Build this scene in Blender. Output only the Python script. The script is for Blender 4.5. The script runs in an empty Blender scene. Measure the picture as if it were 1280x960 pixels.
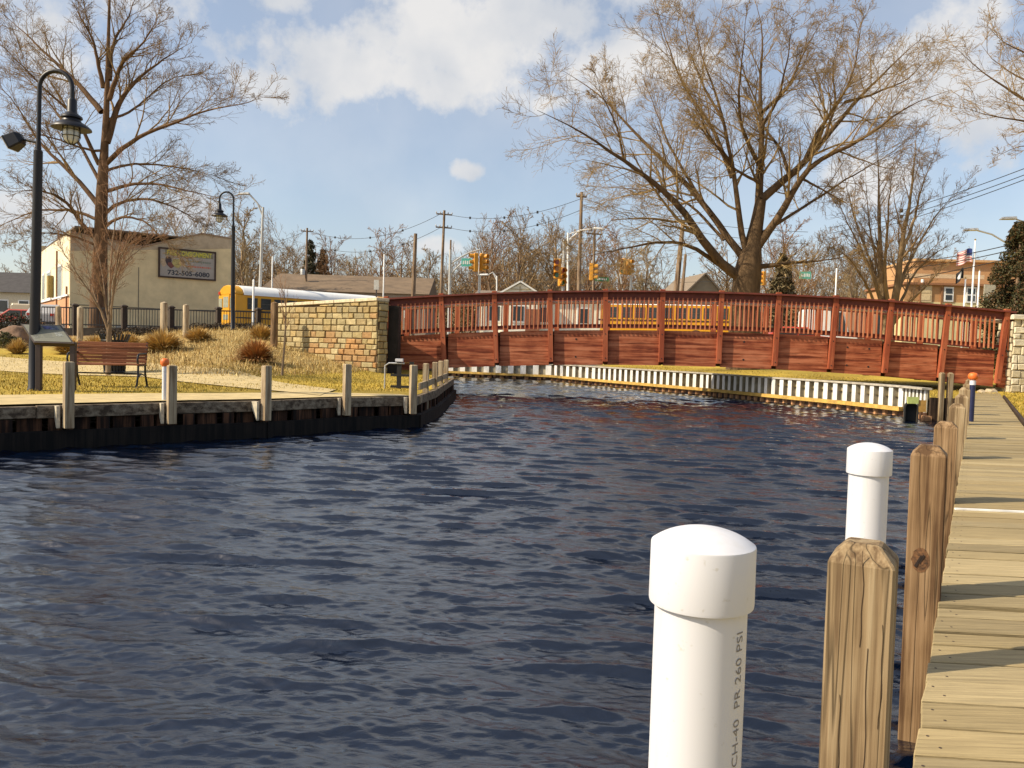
import bpy, bmesh, math, random
import numpy as np
from mathutils import Vector, Matrix, noise as mnoise
from mathutils.geometry import delaunay_2d_cdt

scene = bpy.context.scene
COL = scene.collection
rad = math.radians
random.seed(7)
RNG = np.random.default_rng(11)

# ------------------------------------------------------------------ camera
F_PX = 1000.0                      # focal length for a picture 1280 wide
EYE = Vector((0.0, 0.0, 0.95))     # metres above the deck of the boardwalk (z = 0)
PITCH = math.atan(44 / F_PX)
ROLL = math.atan(0.030)
_F = Vector((0, math.cos(PITCH), -math.sin(PITCH)))
_U0 = Vector((0, math.sin(PITCH), math.cos(PITCH)))
_R0 = Vector((1, 0, 0))
_R = _R0 * math.cos(ROLL) + _U0 * math.sin(ROLL)
_U = -_R0 * math.sin(ROLL) + _U0 * math.cos(ROLL)
cam_data = bpy.data.cameras.new('camera')
cam = bpy.data.objects.new('camera', cam_data)
COL.objects.link(cam)
m3 = Matrix((_R, _U, -_F)).transposed()
cam.matrix_world = Matrix.Translation(EYE) @ m3.to_4x4()
cam_data.sensor_width = 36.0
cam_data.lens = 36.0 * F_PX / 1280.0
cam_data.clip_start = 0.05
cam_data.clip_end = 4000
scene.camera = cam

# ------------------------------------------------------------------ sun, sky, exposure
SUN_AZ = Vector((-0.96, -0.28, 0)).normalized()
SUN_EL = rad(39)
SUN_DIR = Vector((SUN_AZ.x * math.cos(SUN_EL), SUN_AZ.y * math.cos(SUN_EL), math.sin(SUN_EL)))
sun_data = bpy.data.lights.new('sun', 'SUN')
sun_data.energy = 4.3
sun_data.angle = rad(0.5)
sun_data.color = (1.0, 0.87, 0.66)
sun = bpy.data.objects.new('sun', sun_data)
sun.rotation_euler = (-SUN_DIR).to_track_quat('-Z', 'Y').to_euler()
sun.location = (-30, -15, 40)
COL.objects.link(sun)
scene.view_settings.view_transform = 'Standard'
scene.view_settings.look = 'None'
scene.view_settings.gamma = 1.0
scene.view_settings.use_curve_mapping = False
scene.view_settings.exposure = 0.58
SKY_STRENGTH = 0.112


def ray(X, Y):
    return (_F * F_PX + _R * (X - 640) - _U * (Y - 480)).normalized()


def px(X, Y, d):
    """world point seen at photo pixel (X, Y) whose y distance is d"""
    r = ray(X, Y)
    return EYE + r * (d / r.y)


def gp(X, Y, z=0.0):
    """point of the level plane z seen at photo pixel (X, Y)"""
    r = ray(X, Y)
    return EYE + r * ((z - EYE.z) / r.z)


def make_world():
    w = bpy.data.worlds.new('World')
    scene.world = w
    w.use_nodes = True
    nt = w.node_tree
    nt.nodes.clear()
    N, L = nt.nodes.new, nt.links.new
    out = N('ShaderNodeOutputWorld')
    bg = N('ShaderNodeBackground')
    bg.inputs['Strength'].default_value = SKY_STRENGTH
    sky = N('ShaderNodeTexSky')
    sky.sky_type = 'NISHITA'
    sky.sun_disc = False
    sky.sun_elevation = SUN_EL
    sky.sun_rotation = math.atan2(SUN_DIR.x, SUN_DIR.y)
    sky.air_density = 1.0
    sky.dust_density = 1.6
    sky.ozone_density = 1.0
    sky.altitude = 10
    tc = N('ShaderNodeTexCoord')

    def math_(op, a, b=None, clamp=False):
        n = N('ShaderNodeMath'); n.operation = op; n.use_clamp = clamp
        for i, v in enumerate((a, b)):
            if v is None: continue
            if isinstance(v, (int, float)): n.inputs[i].default_value = v
            else: L(v, n.inputs[i])
        return n.outputs[0]
    # cumulus banks: each a soft ellipse of directions, broken up by noise
    blobs = [(430, 88, 150, 62, 1), (565, 45, 170, 78, 1), (660, 20, 110, 55, 1), (345, 108, 62, 34, 1), (520, 100, 110, 44, .9), (588, 214, 30, 20, .95),
             (755, 92, 95, 52, .95), (685, 128, 60, 28, .8), (845, 80, 80, 40, .9), (1150, 95, 120, 75, 1), (1240, 130, 90, 75, .95), (1105, 225, 75, 55, .85),
             (255, 262, 60, 40, .8), (30, 262, 90, 40, .8), (880, -18, 170, 36, .9), (340, -5, 70, 30, .8), (1260, 380, 60, 40, .6), (560, 310, 200, 30, .45),
             (180, -190, 420, 130, 1), (720, -230, 420, 150, 1), (1220, -230, 380, 150, 1), (-350, -150, 380, 150, 1)]  # last row: unseen banks above the frame, added to brighten the water's reflections
    mask = None
    for (X, Y, rx, ry, wt) in blobs:
        c = ray(X, Y)
        s = N('ShaderNodeVectorMath'); s.operation = 'SUBTRACT'
        L(tc.outputs['Generated'], s.inputs[0]); s.inputs[1].default_value = c
        m = N('ShaderNodeVectorMath'); m.operation = 'MULTIPLY'
        L(s.outputs[0], m.inputs[0]); m.inputs[1].default_value = (F_PX / rx * .95, F_PX / rx * .6, F_PX / ry * .95)
        ln = N('ShaderNodeVectorMath'); ln.operation = 'LENGTH'
        L(m.outputs[0], ln.inputs[0])
        v = math_('SUBTRACT', wt, ln.outputs['Value'])
        mask = v if mask is None else math_('MAXIMUM', mask, v)
    nz = N('ShaderNodeTexNoise'); nz.inputs['Scale'].default_value = 13; nz.inputs['Detail'].default_value = 9; nz.inputs['Roughness'].default_value = .6
    L(tc.outputs['Generated'], nz.inputs['Vector'])
    n1 = math_('SUBTRACT', nz.outputs['Fac'], .5)
    n1 = math_('MULTIPLY', n1, 2.4)
    dens = math_('ADD', mask, n1)
    mr = N('ShaderNodeMapRange'); mr.interpolation_type = 'SMOOTHSTEP'
    L(dens, mr.inputs['Value']); mr.inputs['From Min'].default_value = -.12; mr.inputs['From Max'].default_value = .62
    mr.inputs['To Max'].default_value = .95
    # thin general veil
    nz2 = N('ShaderNodeTexNoise'); nz2.inputs['Scale'].default_value = 4; nz2.inputs['Detail'].default_value = 6
    L(tc.outputs['Generated'], nz2.inputs['Vector'])
    veil = N('ShaderNodeMapRange'); L(nz2.outputs['Fac'], veil.inputs['Value'])
    veil.inputs['From Min'].default_value = .4; veil.inputs['From Max'].default_value = .75; veil.inputs['To Min'].default_value = .24; veil.inputs['To Max'].default_value = .42
    fac = math_('MAXIMUM', mr.outputs[0], veil.outputs[0])
    # body colour of the clouds: white tops, grey folds
    nz3 = N('ShaderNodeTexNoise'); nz3.inputs['Scale'].default_value = 9; nz3.inputs['Detail'].default_value = 7
    mp = N('ShaderNodeMapping'); mp.inputs['Location'].default_value = (3, 1, .25)
    L(tc.outputs['Generated'], mp.inputs['Vector']); L(mp.outputs[0], nz3.inputs['Vector'])
    cr = N('ShaderNodeValToRGB')
    cr.color_ramp.elements[0].position = .36; cr.color_ramp.elements[0].color = (3.9, 4.05, 4.3, 1)
    cr.color_ramp.elements[1].position = .62; cr.color_ramp.elements[1].color = (5.1, 5.0, 4.9, 1)
    L(nz3.outputs['Fac'], cr.inputs['Fac'])
    mix = N('ShaderNodeMix'); mix.data_type = 'RGBA'
    L(fac, mix.inputs['Factor']); L(sky.outputs[0], mix.inputs['A']); L(cr.outputs[0], mix.inputs['B'])
    L(mix.outputs['Result'], bg.inputs['Color'])
    L(bg.outputs[0], out.inputs['Surface'])


make_world()


# ------------------------------------------------------------------ small node helpers and materials
MATS = {}


def new_mat(name):
    m = bpy.data.materials.new(name)
    m.use_nodes = True
    nt = m.node_tree
    b = nt.nodes['Principled BSDF']
    return m, nt, b


def simple(name, col, rough=.6, metal=0.0, var=.12, scale=8, bump=0.0, spec=.5, stretch=None, col2=None):
    """procedural paint/metal/wood: base colour broken by noise, optional bump; stretch makes grain"""
    if name in MATS: return MATS[name]
    m, nt, b = new_mat(name)
    N, L = nt.nodes.new, nt.links.new
    tc = N('ShaderNodeTexCoord')
    mp = N('ShaderNodeMapping')
    if stretch: mp.inputs['Scale'].default_value = stretch
    L(tc.outputs['Object'], mp.inputs['Vector'])
    nz = N('ShaderNodeTexNoise'); nz.inputs['Scale'].default_value = scale; nz.inputs['Detail'].default_value = 6; nz.inputs['Roughness'].default_value = .62
    L(mp.outputs[0], nz.inputs['Vector'])
    cr = N('ShaderNodeValToRGB')
    c2 = col2 or tuple(min(1, c * (1 + var * 1.5)) for c in col)
    c1 = tuple(c * (1 - var * 1.8) for c in col)
    cr.color_ramp.elements[0].position = .3; cr.color_ramp.elements[0].color = (*c1, 1)
    cr.color_ramp.elements[1].position = .7; cr.color_ramp.elements[1].color = (*c2, 1)
    L(nz.outputs['Fac'], cr.inputs['Fac']); L(cr.outputs[0], b.inputs['Base Color'])
    b.inputs['Roughness'].default_value = rough
    b.inputs['Metallic'].default_value = metal
    b.inputs['Specular IOR Level'].default_value = spec
    if bump:
        bp = N('ShaderNodeBump'); bp.inputs['Strength'].default_value = bump; bp.inputs['Distance'].default_value = .02
        L(nz.outputs['Fac'], bp.inputs['Height']); L(bp.outputs[0], b.inputs['Normal'])
    MATS[name] = m
    return m


def tinted(name, rough=.8, scale=14, bump=.4, var=.25, stretch=None, spec=.3, dist=.02):
    """base colour from the mesh's own 'tint' attribute (per stone, per plank, per patch) times noise"""
    if name in MATS: return MATS[name]
    m, nt, b = new_mat(name)
    N, L = nt.nodes.new, nt.links.new
    at = N('ShaderNodeAttribute'); at.attribute_name = 'tint'
    tc = N('ShaderNodeTexCoord'); mp = N('ShaderNodeMapping')
    if stretch: mp.inputs['Scale'].default_value = stretch
    L(tc.outputs['Object'], mp.inputs['Vector'])
    nz = N('ShaderNodeTexNoise'); nz.inputs['Scale'].default_value = scale; nz.inputs['Detail'].default_value = 8; nz.inputs['Roughness'].default_value = .65
    L(mp.outputs[0], nz.inputs['Vector'])
    mr = N('ShaderNodeMapRange'); L(nz.outputs['Fac'], mr.inputs['Value'])
    mr.inputs['From Min'].default_value = .3; mr.inputs['From Max'].default_value = .7
    mr.inputs['To Min'].default_value = 1 - var; mr.inputs['To Max'].default_value = 1 + var
    mul = N('ShaderNodeVectorMath'); mul.operation = 'SCALE'
    L(at.outputs['Color'], mul.inputs[0]); L(mr.outputs[0], mul.inputs['Scale'])
    L(mul.outputs[0], b.inputs['Base Color'])
    b.inputs['Roughness'].default_value = rough
    b.inputs['Specular IOR Level'].default_value = spec
    if bump:
        bp = N('ShaderNodeBump'); bp.inputs['Strength'].default_value = bump; bp.inputs['Distance'].default_value = dist
        L(nz.outputs['Fac'], bp.inputs['Height']); L(bp.outputs[0], b.inputs['Normal'])
    MATS[name] = m
    return m


def grain_wood(name, dark, mid, light, axis='z', freq=26, rough=.75, crack=.5, bump=.35):
    """weathered timber: long grain streaks, growth bands and drying cracks along one axis"""
    if name in MATS: return MATS[name]
    m, nt, b = new_mat(name)
    N, L = nt.nodes.new, nt.links.new
    tc = N('ShaderNodeTexCoord'); oi = N('ShaderNodeObjectInfo')
    off = N('ShaderNodeVectorMath'); off.operation = 'SCALE'
    off.inputs[0].default_value = (7.3, 3.1, 5.7); L(oi.outputs['Random'], off.inputs['Scale'])
    ad = N('ShaderNodeVectorMath'); ad.operation = 'ADD'
    L(tc.outputs['Object'], ad.inputs[0]); L(off.outputs[0], ad.inputs[1])

    def noise(sc, det, s_long, rough_=.6, dist=0.0):
        mp = N('ShaderNodeMapping')
        v = [1, 1, 1]; v['xyz'.index(axis)] = s_long
        mp.inputs['Scale'].default_value = v
        L(ad.outputs[0], mp.inputs['Vector'])
        nz = N('ShaderNodeTexNoise'); nz.inputs['Scale'].default_value = sc; nz.inputs['Detail'].default_value = det
        nz.inputs['Roughness'].default_value = rough_; nz.inputs['Distortion'].default_value = dist
        L(mp.outputs[0], nz.inputs['Vector'])
        return nz.outputs['Fac']
    bands = noise(freq, 3, .06, .5, .4)
    fine = noise(freq * 6, 4, .02)
    blot = noise(4, 4, .5)
    cr = N('ShaderNodeValToRGB')
    e = cr.color_ramp.elements
    e[0].position = .34; e[0].color = (*dark, 1); e[1].position = .66; e[1].color = (*light, 1)
    k = e.new(.48); k.color = (*mid, 1)
    a1 = N('ShaderNodeMath'); a1.operation = 'MULTIPLY_ADD'; L(fine, a1.inputs[0]); a1.inputs[1].default_value = .5
    L(bands, a1.inputs[2])
    a2 = N('ShaderNodeMath'); a2.operation = 'MULTIPLY_ADD'; L(blot, a2.inputs[0]); a2.inputs[1].default_value = .45; L(a1.outputs[0], a2.inputs[2])
    a3 = N('ShaderNodeMath'); a3.operation = 'SUBTRACT'; L(a2.outputs[0], a3.inputs[0]); a3.inputs[1].default_value = .475
    L(a3.outputs[0], cr.inputs['Fac'])
    # cracks: thin dark lines along the grain
    ck = noise(freq * 1.1, 2, .035, .4, .25)
    c1 = N('ShaderNodeMath'); c1.operation = 'SUBTRACT'; L(ck, c1.inputs[0]); c1.inputs[1].default_value = .5
    c2 = N('ShaderNodeMath'); c2.operation = 'ABSOLUTE'; L(c1.outputs[0], c2.inputs[0])
    c3 = N('ShaderNodeMapRange'); L(c2.outputs[0], c3.inputs['Value']); c3.inputs['From Min'].default_value = 0; c3.inputs['From Max'].default_value = .018
    c3.inputs['To Min'].default_value = 1 - crack; c3.inputs['To Max'].default_value = 1
    mul = N('ShaderNodeVectorMath'); mul.operation = 'SCALE'
    L(cr.outputs[0], mul.inputs[0]); L(c3.outputs[0], mul.inputs['Scale'])
    at = N('ShaderNodeAttribute'); at.attribute_name = 'tint'
    L(mul.outputs[0], b.inputs['Base Color'])
    hsum = N('ShaderNodeMath'); hsum.operation = 'MULTIPLY_ADD'; L(c3.outputs[0], hsum.inputs[0]); hsum.inputs[1].default_value = .8; L(a1.outputs[0], hsum.inputs[2])
    bp = N('ShaderNodeBump'); bp.inputs['Strength'].default_value = bump; bp.inputs['Distance'].default_value = .01
    L(hsum.outputs[0], bp.inputs['Height']); L(bp.outputs[0], b.inputs['Normal'])
    b.inputs['Roughness'].default_value = rough
    b.inputs['Specular IOR Level'].default_value = .25
    MATS[name] = m
    return m


# ------------------------------------------------------------------ mesh helpers
def link_obj(name, me, parent=None, loc=None):
    o = bpy.data.objects.new(name, me)
    COL.objects.link(o)
    if parent is not None: o.parent = parent
    if loc is not None: o.location = loc
    return o


def tag(o, label=None, cat=None, group=None, kind=None):
    if label: o['label'] = label
    if cat: o['category'] = cat
    if group: o['group'] = group
    if kind: o['kind'] = kind
    return o


def thing(name, label, cat, loc=(0, 0, 0), rz=0.0, group=None):
    o = bpy.data.objects.new(name, None)
    o.empty_display_size = .3
    COL.objects.link(o)
    o.location = loc
    o.rotation_euler = (0, 0, rz)
    return tag(o, label, cat, group)


def dup(root, loc, rz=0.0, label=None, group=None, scale=None):
    r = root.copy(); COL.objects.link(r)
    r.location = loc; r.rotation_euler = (0, 0, rz)
    if scale is not None: r.scale = scale if hasattr(scale, '__len__') else (scale,) * 3
    if label: r['label'] = label
    if group: r['group'] = group
    for ch in list(root.children):
        c = ch.copy(); COL.objects.link(c); c.parent = r
        for g in list(ch.children):
            d = g.copy(); COL.objects.link(d); d.parent = c
    return r


def fast_mesh(name, V, F, mat, smooth=False, tint=None):
    """numpy arrays -> mesh; F is (n, k) with one k"""
    V = np.asarray(V, dtype=np.float32); F = np.asarray(F, dtype=np.int32)
    me = bpy.data.meshes.new(name)
    n, k = F.shape
    me.vertices.add(len(V)); me.vertices.foreach_set('co', V.ravel())
    me.loops.add(n * k); me.loops.foreach_set('vertex_index', F.ravel())
    me.polygons.add(n)
    me.polygons.foreach_set('loop_start', np.arange(0, n * k, k, dtype=np.int32))
    me.polygons.foreach_set('loop_total', np.full(n, k, dtype=np.int32))
    if smooth: me.polygons.foreach_set('use_smooth', np.ones(n, dtype=bool))
    me.update(calc_edges=True)
    if tint is not None:
        a = me.color_attributes.new('tint', 'FLOAT_COLOR', 'POINT')
        t = np.ones((len(V), 4), dtype=np.float32); t[:, :3] = tint
        a.data.foreach_set('color', t.ravel())
    if mat: me.materials.append(mat)
    return me


class MB:
    """collects boxes, tubes, lathes and prisms; build() links them as one mesh object"""
    def __init__(self):
        self.v = []; self.f = []; self.t = []; self.c = (1, 1, 1)

    def add(self, vs, fs):
        b = len(self.v)
        self.v += [tuple(p) for p in vs]
        self.t += [self.c] * len(vs)
        self.f += [tuple(b + i for i in f) for f in fs]
        return self

    def box(self, c, s, rz=0.0, rot=None):
        hx, hy, hz = s[0] / 2, s[1] / 2, s[2] / 2
        P = [Vector((x, y, z)) for z in (-hz, hz) for (x, y) in ((-hx, -hy), (hx, -hy), (hx, hy), (-hx, hy))]
        R = rot if rot is not None else (Matrix.Rotation(rz, 3, 'Z') if rz else None)
        c = Vector(c)
        P = [(R @ p if R is not None else p) + c for p in P]
        return self.add(P, [(3, 2, 1, 0), (4, 5, 6, 7), (0, 1, 5, 4), (1, 2, 6, 5), (2, 3, 7, 6), (3, 0, 4, 7)])

    def bar(self, p, q, w, h, up=(0, 0, 1)):
        """rectangular bar from p to q, w sideways and h along up"""
        p, q = Vector(p), Vector(q)
        d = (q - p); L = d.length; d.normalize()
        u = Vector(up); s = d.cross(u)
        if s.length < 1e-6: s = d.cross(Vector((0, 1, 0)))
        s.normalize(); u = s.cross(d)
        P = []
        for e in (p, q):
            for (a, b_) in ((-1, -1), (1, -1), (1, 1), (-1, 1)):
                P.append(e + s * (a * w / 2) + u * (b_ * h / 2))
        return self.add(P, [(0, 1, 2, 3), (7, 6, 5, 4), (4, 5, 1, 0), (5, 6, 2, 1), (6, 7, 3, 2), (7, 4, 0, 3)])

    def tube(self, pts, r, n=8, cap=True):
        pts = [Vector(p) for p in pts]
        rs = [r] * len(pts) if isinstance(r, (int, float)) else list(r)
        vs, fs = [], []
        ref = None
        for i, p in enumerate(pts):
            t = (pts[min(i + 1, len(pts) - 1)] - pts[max(i - 1, 0)])
            t.normalize()
            if ref is None:
                ref = t.orthogonal().normalized()
            ref = (ref - t * ref.dot(t)).normalized()
            bi = t.cross(ref)
            for k in range(n):
                a = 2 * math.pi * k / n
                vs.append(p + (ref * math.cos(a) + bi * math.sin(a)) * rs[i])
        for i in range(len(pts) - 1):
            for k in range(n):
                a, b = i * n + k, i * n + (k + 1) % n
                fs.append((a, b, b + n, a + n))
        if cap:
            fs.append(tuple(range(n - 1, -1, -1)))
            fs.append(tuple(range((len(pts) - 1) * n, len(pts) * n)))
        return self.add(vs, fs)

    def lathe(self, prof, n=24, o=(0, 0, 0)):
        o = Vector(o)
        vs, fs = [], []
        for (r, z) in prof:
            for k in range(n):
                a = 2 * math.pi * k / n
                vs.append(o + Vector((r * math.cos(a), r * math.sin(a), z)))
        for i in range(len(prof) - 1):
            for k in range(n):
                a, b = i * n + k, i * n + (k + 1) % n
                fs.append((a, b, b + n, a + n))
        fs.append(tuple(range(n - 1, -1, -1)))
        m = (len(prof) - 1) * n
        fs.append(tuple(range(m, m + n)))
        return self.add(vs, fs)

    def prism(self, poly, p0, ux, uy, depth):
        """polygon given in the (ux, uy) plane at p0, pushed along ux x uy by depth"""
        p0, ux, uy = Vector(p0), Vector(ux), Vector(uy)
        nrm = ux.cross(uy).normalized() * depth
        n = len(poly)
        vs = [p0 + ux * a + uy * b for a, b in poly]
        vs += [v + nrm for v in vs]
        fs = [tuple(range(n - 1, -1, -1)), tuple(range(n, 2 * n))]
        fs += [(i, (i + 1) % n, (i + 1) % n + n, i + n) for i in range(n)]
        return self.add(vs, fs)

    def build(self, name, mat, parent=None, loc=None, smooth=False, bevel=0.0, seg=1):
        me = bpy.data.meshes.new(name)
        me.from_pydata(self.v, [], self.f)
        a = me.color_attributes.new('tint', 'FLOAT_COLOR', 'POINT')
        t = np.ones((len(self.v), 4), dtype=np.float32); t[:, :3] = np.asarray(self.t, dtype=np.float32)
        a.data.foreach_set('color', t.ravel())
        bm = bmesh.new(); bm.from_mesh(me); bmesh.ops.recalc_face_normals(bm, faces=bm.faces); bm.to_mesh(me); bm.free()
        me.materials.append(mat)
        o = link_obj(name, me, parent, loc)
        if smooth:
            for p in me.polygons: p.use_smooth = True
            me.set_sharp_from_angle(angle=rad(38))
        if bevel:
            mod = o.modifiers.new('bevel', 'BEVEL'); mod.width = bevel; mod.segments = seg; mod.limit_method = 'ANGLE'; mod.angle_limit = rad(40)
        return o


def text_mesh(body, size, extrude=0.0, align='LEFT', bold=0.0):
    cu = bpy.data.curves.new('lettering', 'FONT')
    cu.body = body; cu.size = size; cu.extrude = extrude; cu.align_x = align; cu.offset = bold
    cu.resolution_u = 3
    ob = bpy.data.objects.new('lettering', cu); COL.objects.link(ob)
    bpy.context.view_layer.update()
    me = bpy.data.meshes.new_from_object(ob.evaluated_get(bpy.context.evaluated_depsgraph_get()))
    bpy.data.objects.remove(ob); bpy.data.curves.remove(cu)
    return me


def text_on(name, body, size, mat, parent, origin, ux, uy, align='CENTER', extrude=.004, bold=0.0, sx=1.0):
    me = text_mesh(body, size, extrude, align, bold)
    o_, ux, uy = Vector(origin), Vector(ux).normalized(), Vector(uy).normalized()
    nz = ux.cross(uy)
    for v in me.vertices:
        c = v.co.copy()
        v.co = o_ + ux * (c.x * sx) + uy * c.y + nz * c.z
    me.materials.clear(); me.materials.append(mat)
    return link_obj(name, me, parent)
# ================================================================== the setting: land, water, paths
WATER_Z = -0.58
DX, DY = math.sin(rad(30.1)), math.cos(rad(30.1))      # direction of the boardwalk


def deck_left(y): return 0.58 * y - 0.10


def deck_right(y): return 0.58 * y + 0.76


LB = [(-16.0, 0.7), (-6.4, 10.7), (-5.1, 11.95), (-4.02, 12.85), (-2.97, 14.2), (-1.87, 15.0), (-1.75, 17.5), (-1.85, 24.0), (-5.0, 36.0), (-9.5, 47.0)]
FW_PX = [(553, 469.5), (690, 475.5), (745, 481), (880, 493.5), (960, 502), (1060, 512.5), (1130, 521), (1158, 526)]
FW = [(gp(X, Y, WATER_Z).x, gp(X, Y, WATER_Z).y) for X, Y in FW_PX]
WATER_POLY = [(-16, -6), (-16, .7)] + LB[1:] + [(-8.8, 49.5)] + FW + [(deck_left(20.3) + .1, 20.3), (deck_left(-3) + .1, -3), (-1.8, -6)]


def in_poly(x, y, P):
    c = False
    j = len(P) - 1
    for i in range(len(P)):
        xi, yi = P[i]; xj, yj = P[j]
        if (yi > y) != (yj > y) and x < (xj - xi) * (y - yi) / (yj - yi) + xi: c = not c
        j = i
    return c


PROF = [(-.54, [(0, 0), (19, .02), (25, .38), (30, .8), (36, 1.05), (45, 1.3), (90, 1.4)]),
        (-.35, [(0, 0), (17.5, .02), (22, .38), (26, .8), (31, 1.36), (36, 1.45), (90, 1.45)]),
        (-.285, [(0, 0), (18, .02), (22, .18), (27.5, .72), (31, 1.25), (36, 1.45), (90, 1.5)]),
        (-.16, [(0, 0), (27, .0), (31, .8), (36, 1.2), (45, 1.4), (90, 1.5)]),
        (.1, [(0, 0), (38, .02), (47, .25), (56, 1.35), (90, 1.5)]),
        (.5, [(0, -.05), (23, -.05), (26.5, .0), (31, .3), (46, 1.2), (90, 1.5)]),
        (.66, [(0, -.05), (24, -.05), (27, .06), (31, .3), (46, 1.2), (90, 1.5)]),
        (.78, [(0, -.05), (10, -.02), (25, .12), (31, .45), (46, 1.2), (90, 1.5)])]


def land(x, y):
    if y < 1: return -.03
    u = x / y
    def ev(t):
        if y <= t[0][0]: return t[0][1]
        for (a, za), (b, zb) in zip(t, t[1:]):
            if y <= b:
                k = (y - a) / (b - a)
                return za + (zb - za) * k
        return t[-1][1]
    if u <= PROF[0][0]: return ev(PROF[0][1])
    for (ua, ta), (ub, tb) in zip(PROF, PROF[1:]):
        if u <= ub:
            k = (u - ua) / (ub - ua)
            return ev(ta) * (1 - k) + ev(tb) * k
    return ev(PROF[-1][1])


def on_land(X, d):
    """point of the ground below photo column X at y distance d"""
    p = px(X, 430, d)
    return Vector((p.x, p.y, land(p.x, p.y)))


def make_ground():
    pts, edges = [], []
    n = len(WATER_POLY)
    dense = []
    for i in range(n):                                     # the bank line, subdivided
        a, b = Vector(WATER_POLY[i]), Vector(WATER_POLY[(i + 1) % n])
        k = max(1, int((b - a).length / 1.0))
        for j in range(k): dense.append(a.lerp(b, j / k))
    pts += dense
    edges = [(i, (i + 1) % len(dense)) for i in range(len(dense))]
    rnd = random.Random(3)

    def grid(x0, x1, y0, y1, s, hole=None):
        y = y0
        while y <= y1:
            x = x0
            while x <= x1:
                if hole is None or not (hole[0] < x < hole[1] and hole[2] < y < hole[3]):
                    pts.append(Vector((x + rnd.uniform(-.3, .3) * s, y + rnd.uniform(-.3, .3) * s)))
                x += s
            y += s
    grid(-30, 22, 3, 48, .75)
    grid(-90, 90, -12, 120, 4, (-31, 23, 2, 49))
    grid(-1600, 1600, -200, 2400, 80, (-95, 95, -20, 125))
    vs, es, fs, *_ = delaunay_2d_cdt(pts, edges, [], 0, 1e-4)
    V = [(v.x, v.y, land(v.x, v.y) + (0.03 * mnoise.noise((v.x * .9, v.y * .9, 0)) if land(v.x, v.y) > .12 and v.x < -3 else 0)) for v in vs]
    F = []
    for f in fs:
        cx = sum(vs[i].x for i in f) / 3; cy = sum(vs[i].y for i in f) / 3
        if not in_poly(cx, cy, WATER_POLY): F.append(f)
    T = []
    for (x, y, z) in V:
        nz = mnoise.fractal((x * .35, y * .35, 1.7), 1.0, 2.0, 4)
        nf = mnoise.noise((x * 1.7, y * 1.7, 4.2))
        g = Vector((.37, .26, .035)) * (1 + .5 * nz + .2 * nf) + Vector((.05, .02, .004)) * max(0, nf)
        u = x / max(y, 1)
        straw = Vector((.40, .285, .105)) * (1 + .3 * nf + .2 * nz)
        mulch = Vector((.16, .085, .04)) * (1 + .4 * nf)
        if x < -3.3 and u > -.8:
            hgt = land(x, y)
            k = min(1, max(0, (hgt - .14 + .12 * nz) / .1)) if u > -.50 else min(1, max(0, (y - 26.5 + nz * 2) / 1.0))
            if u < -.42: straw = straw * .75 + mulch * .3
            c = g.lerp(straw, k)
            k2 = min(1, max(0, (y - 31.5 + nz * 2) / 1.2)) * (1 if u < -.37 else .4)
            c = c.lerp(mulch, k2)
        else:
            c = g
        if y > 41 and x < 5 or y > 58:
            k = min(1, max(0, (y - 41) / 3)) if x < 5 else min(1, (y - 58) / 3)
            c = c.lerp(Vector((.13, .125, .12)), k)
        if y > 70: c = Vector((.16, .13, .075)) * (1 + .3 * nz)
        T.append(tuple(c))
    m = tinted('ground_soil', .95, 26, .8, .35, dist=.03)
    me = fast_mesh('ground', V, np.array(F), m, True, np.array(T))
    o = link_obj('ground', me)
    tag(o, kind='structure')


make_ground()


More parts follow.
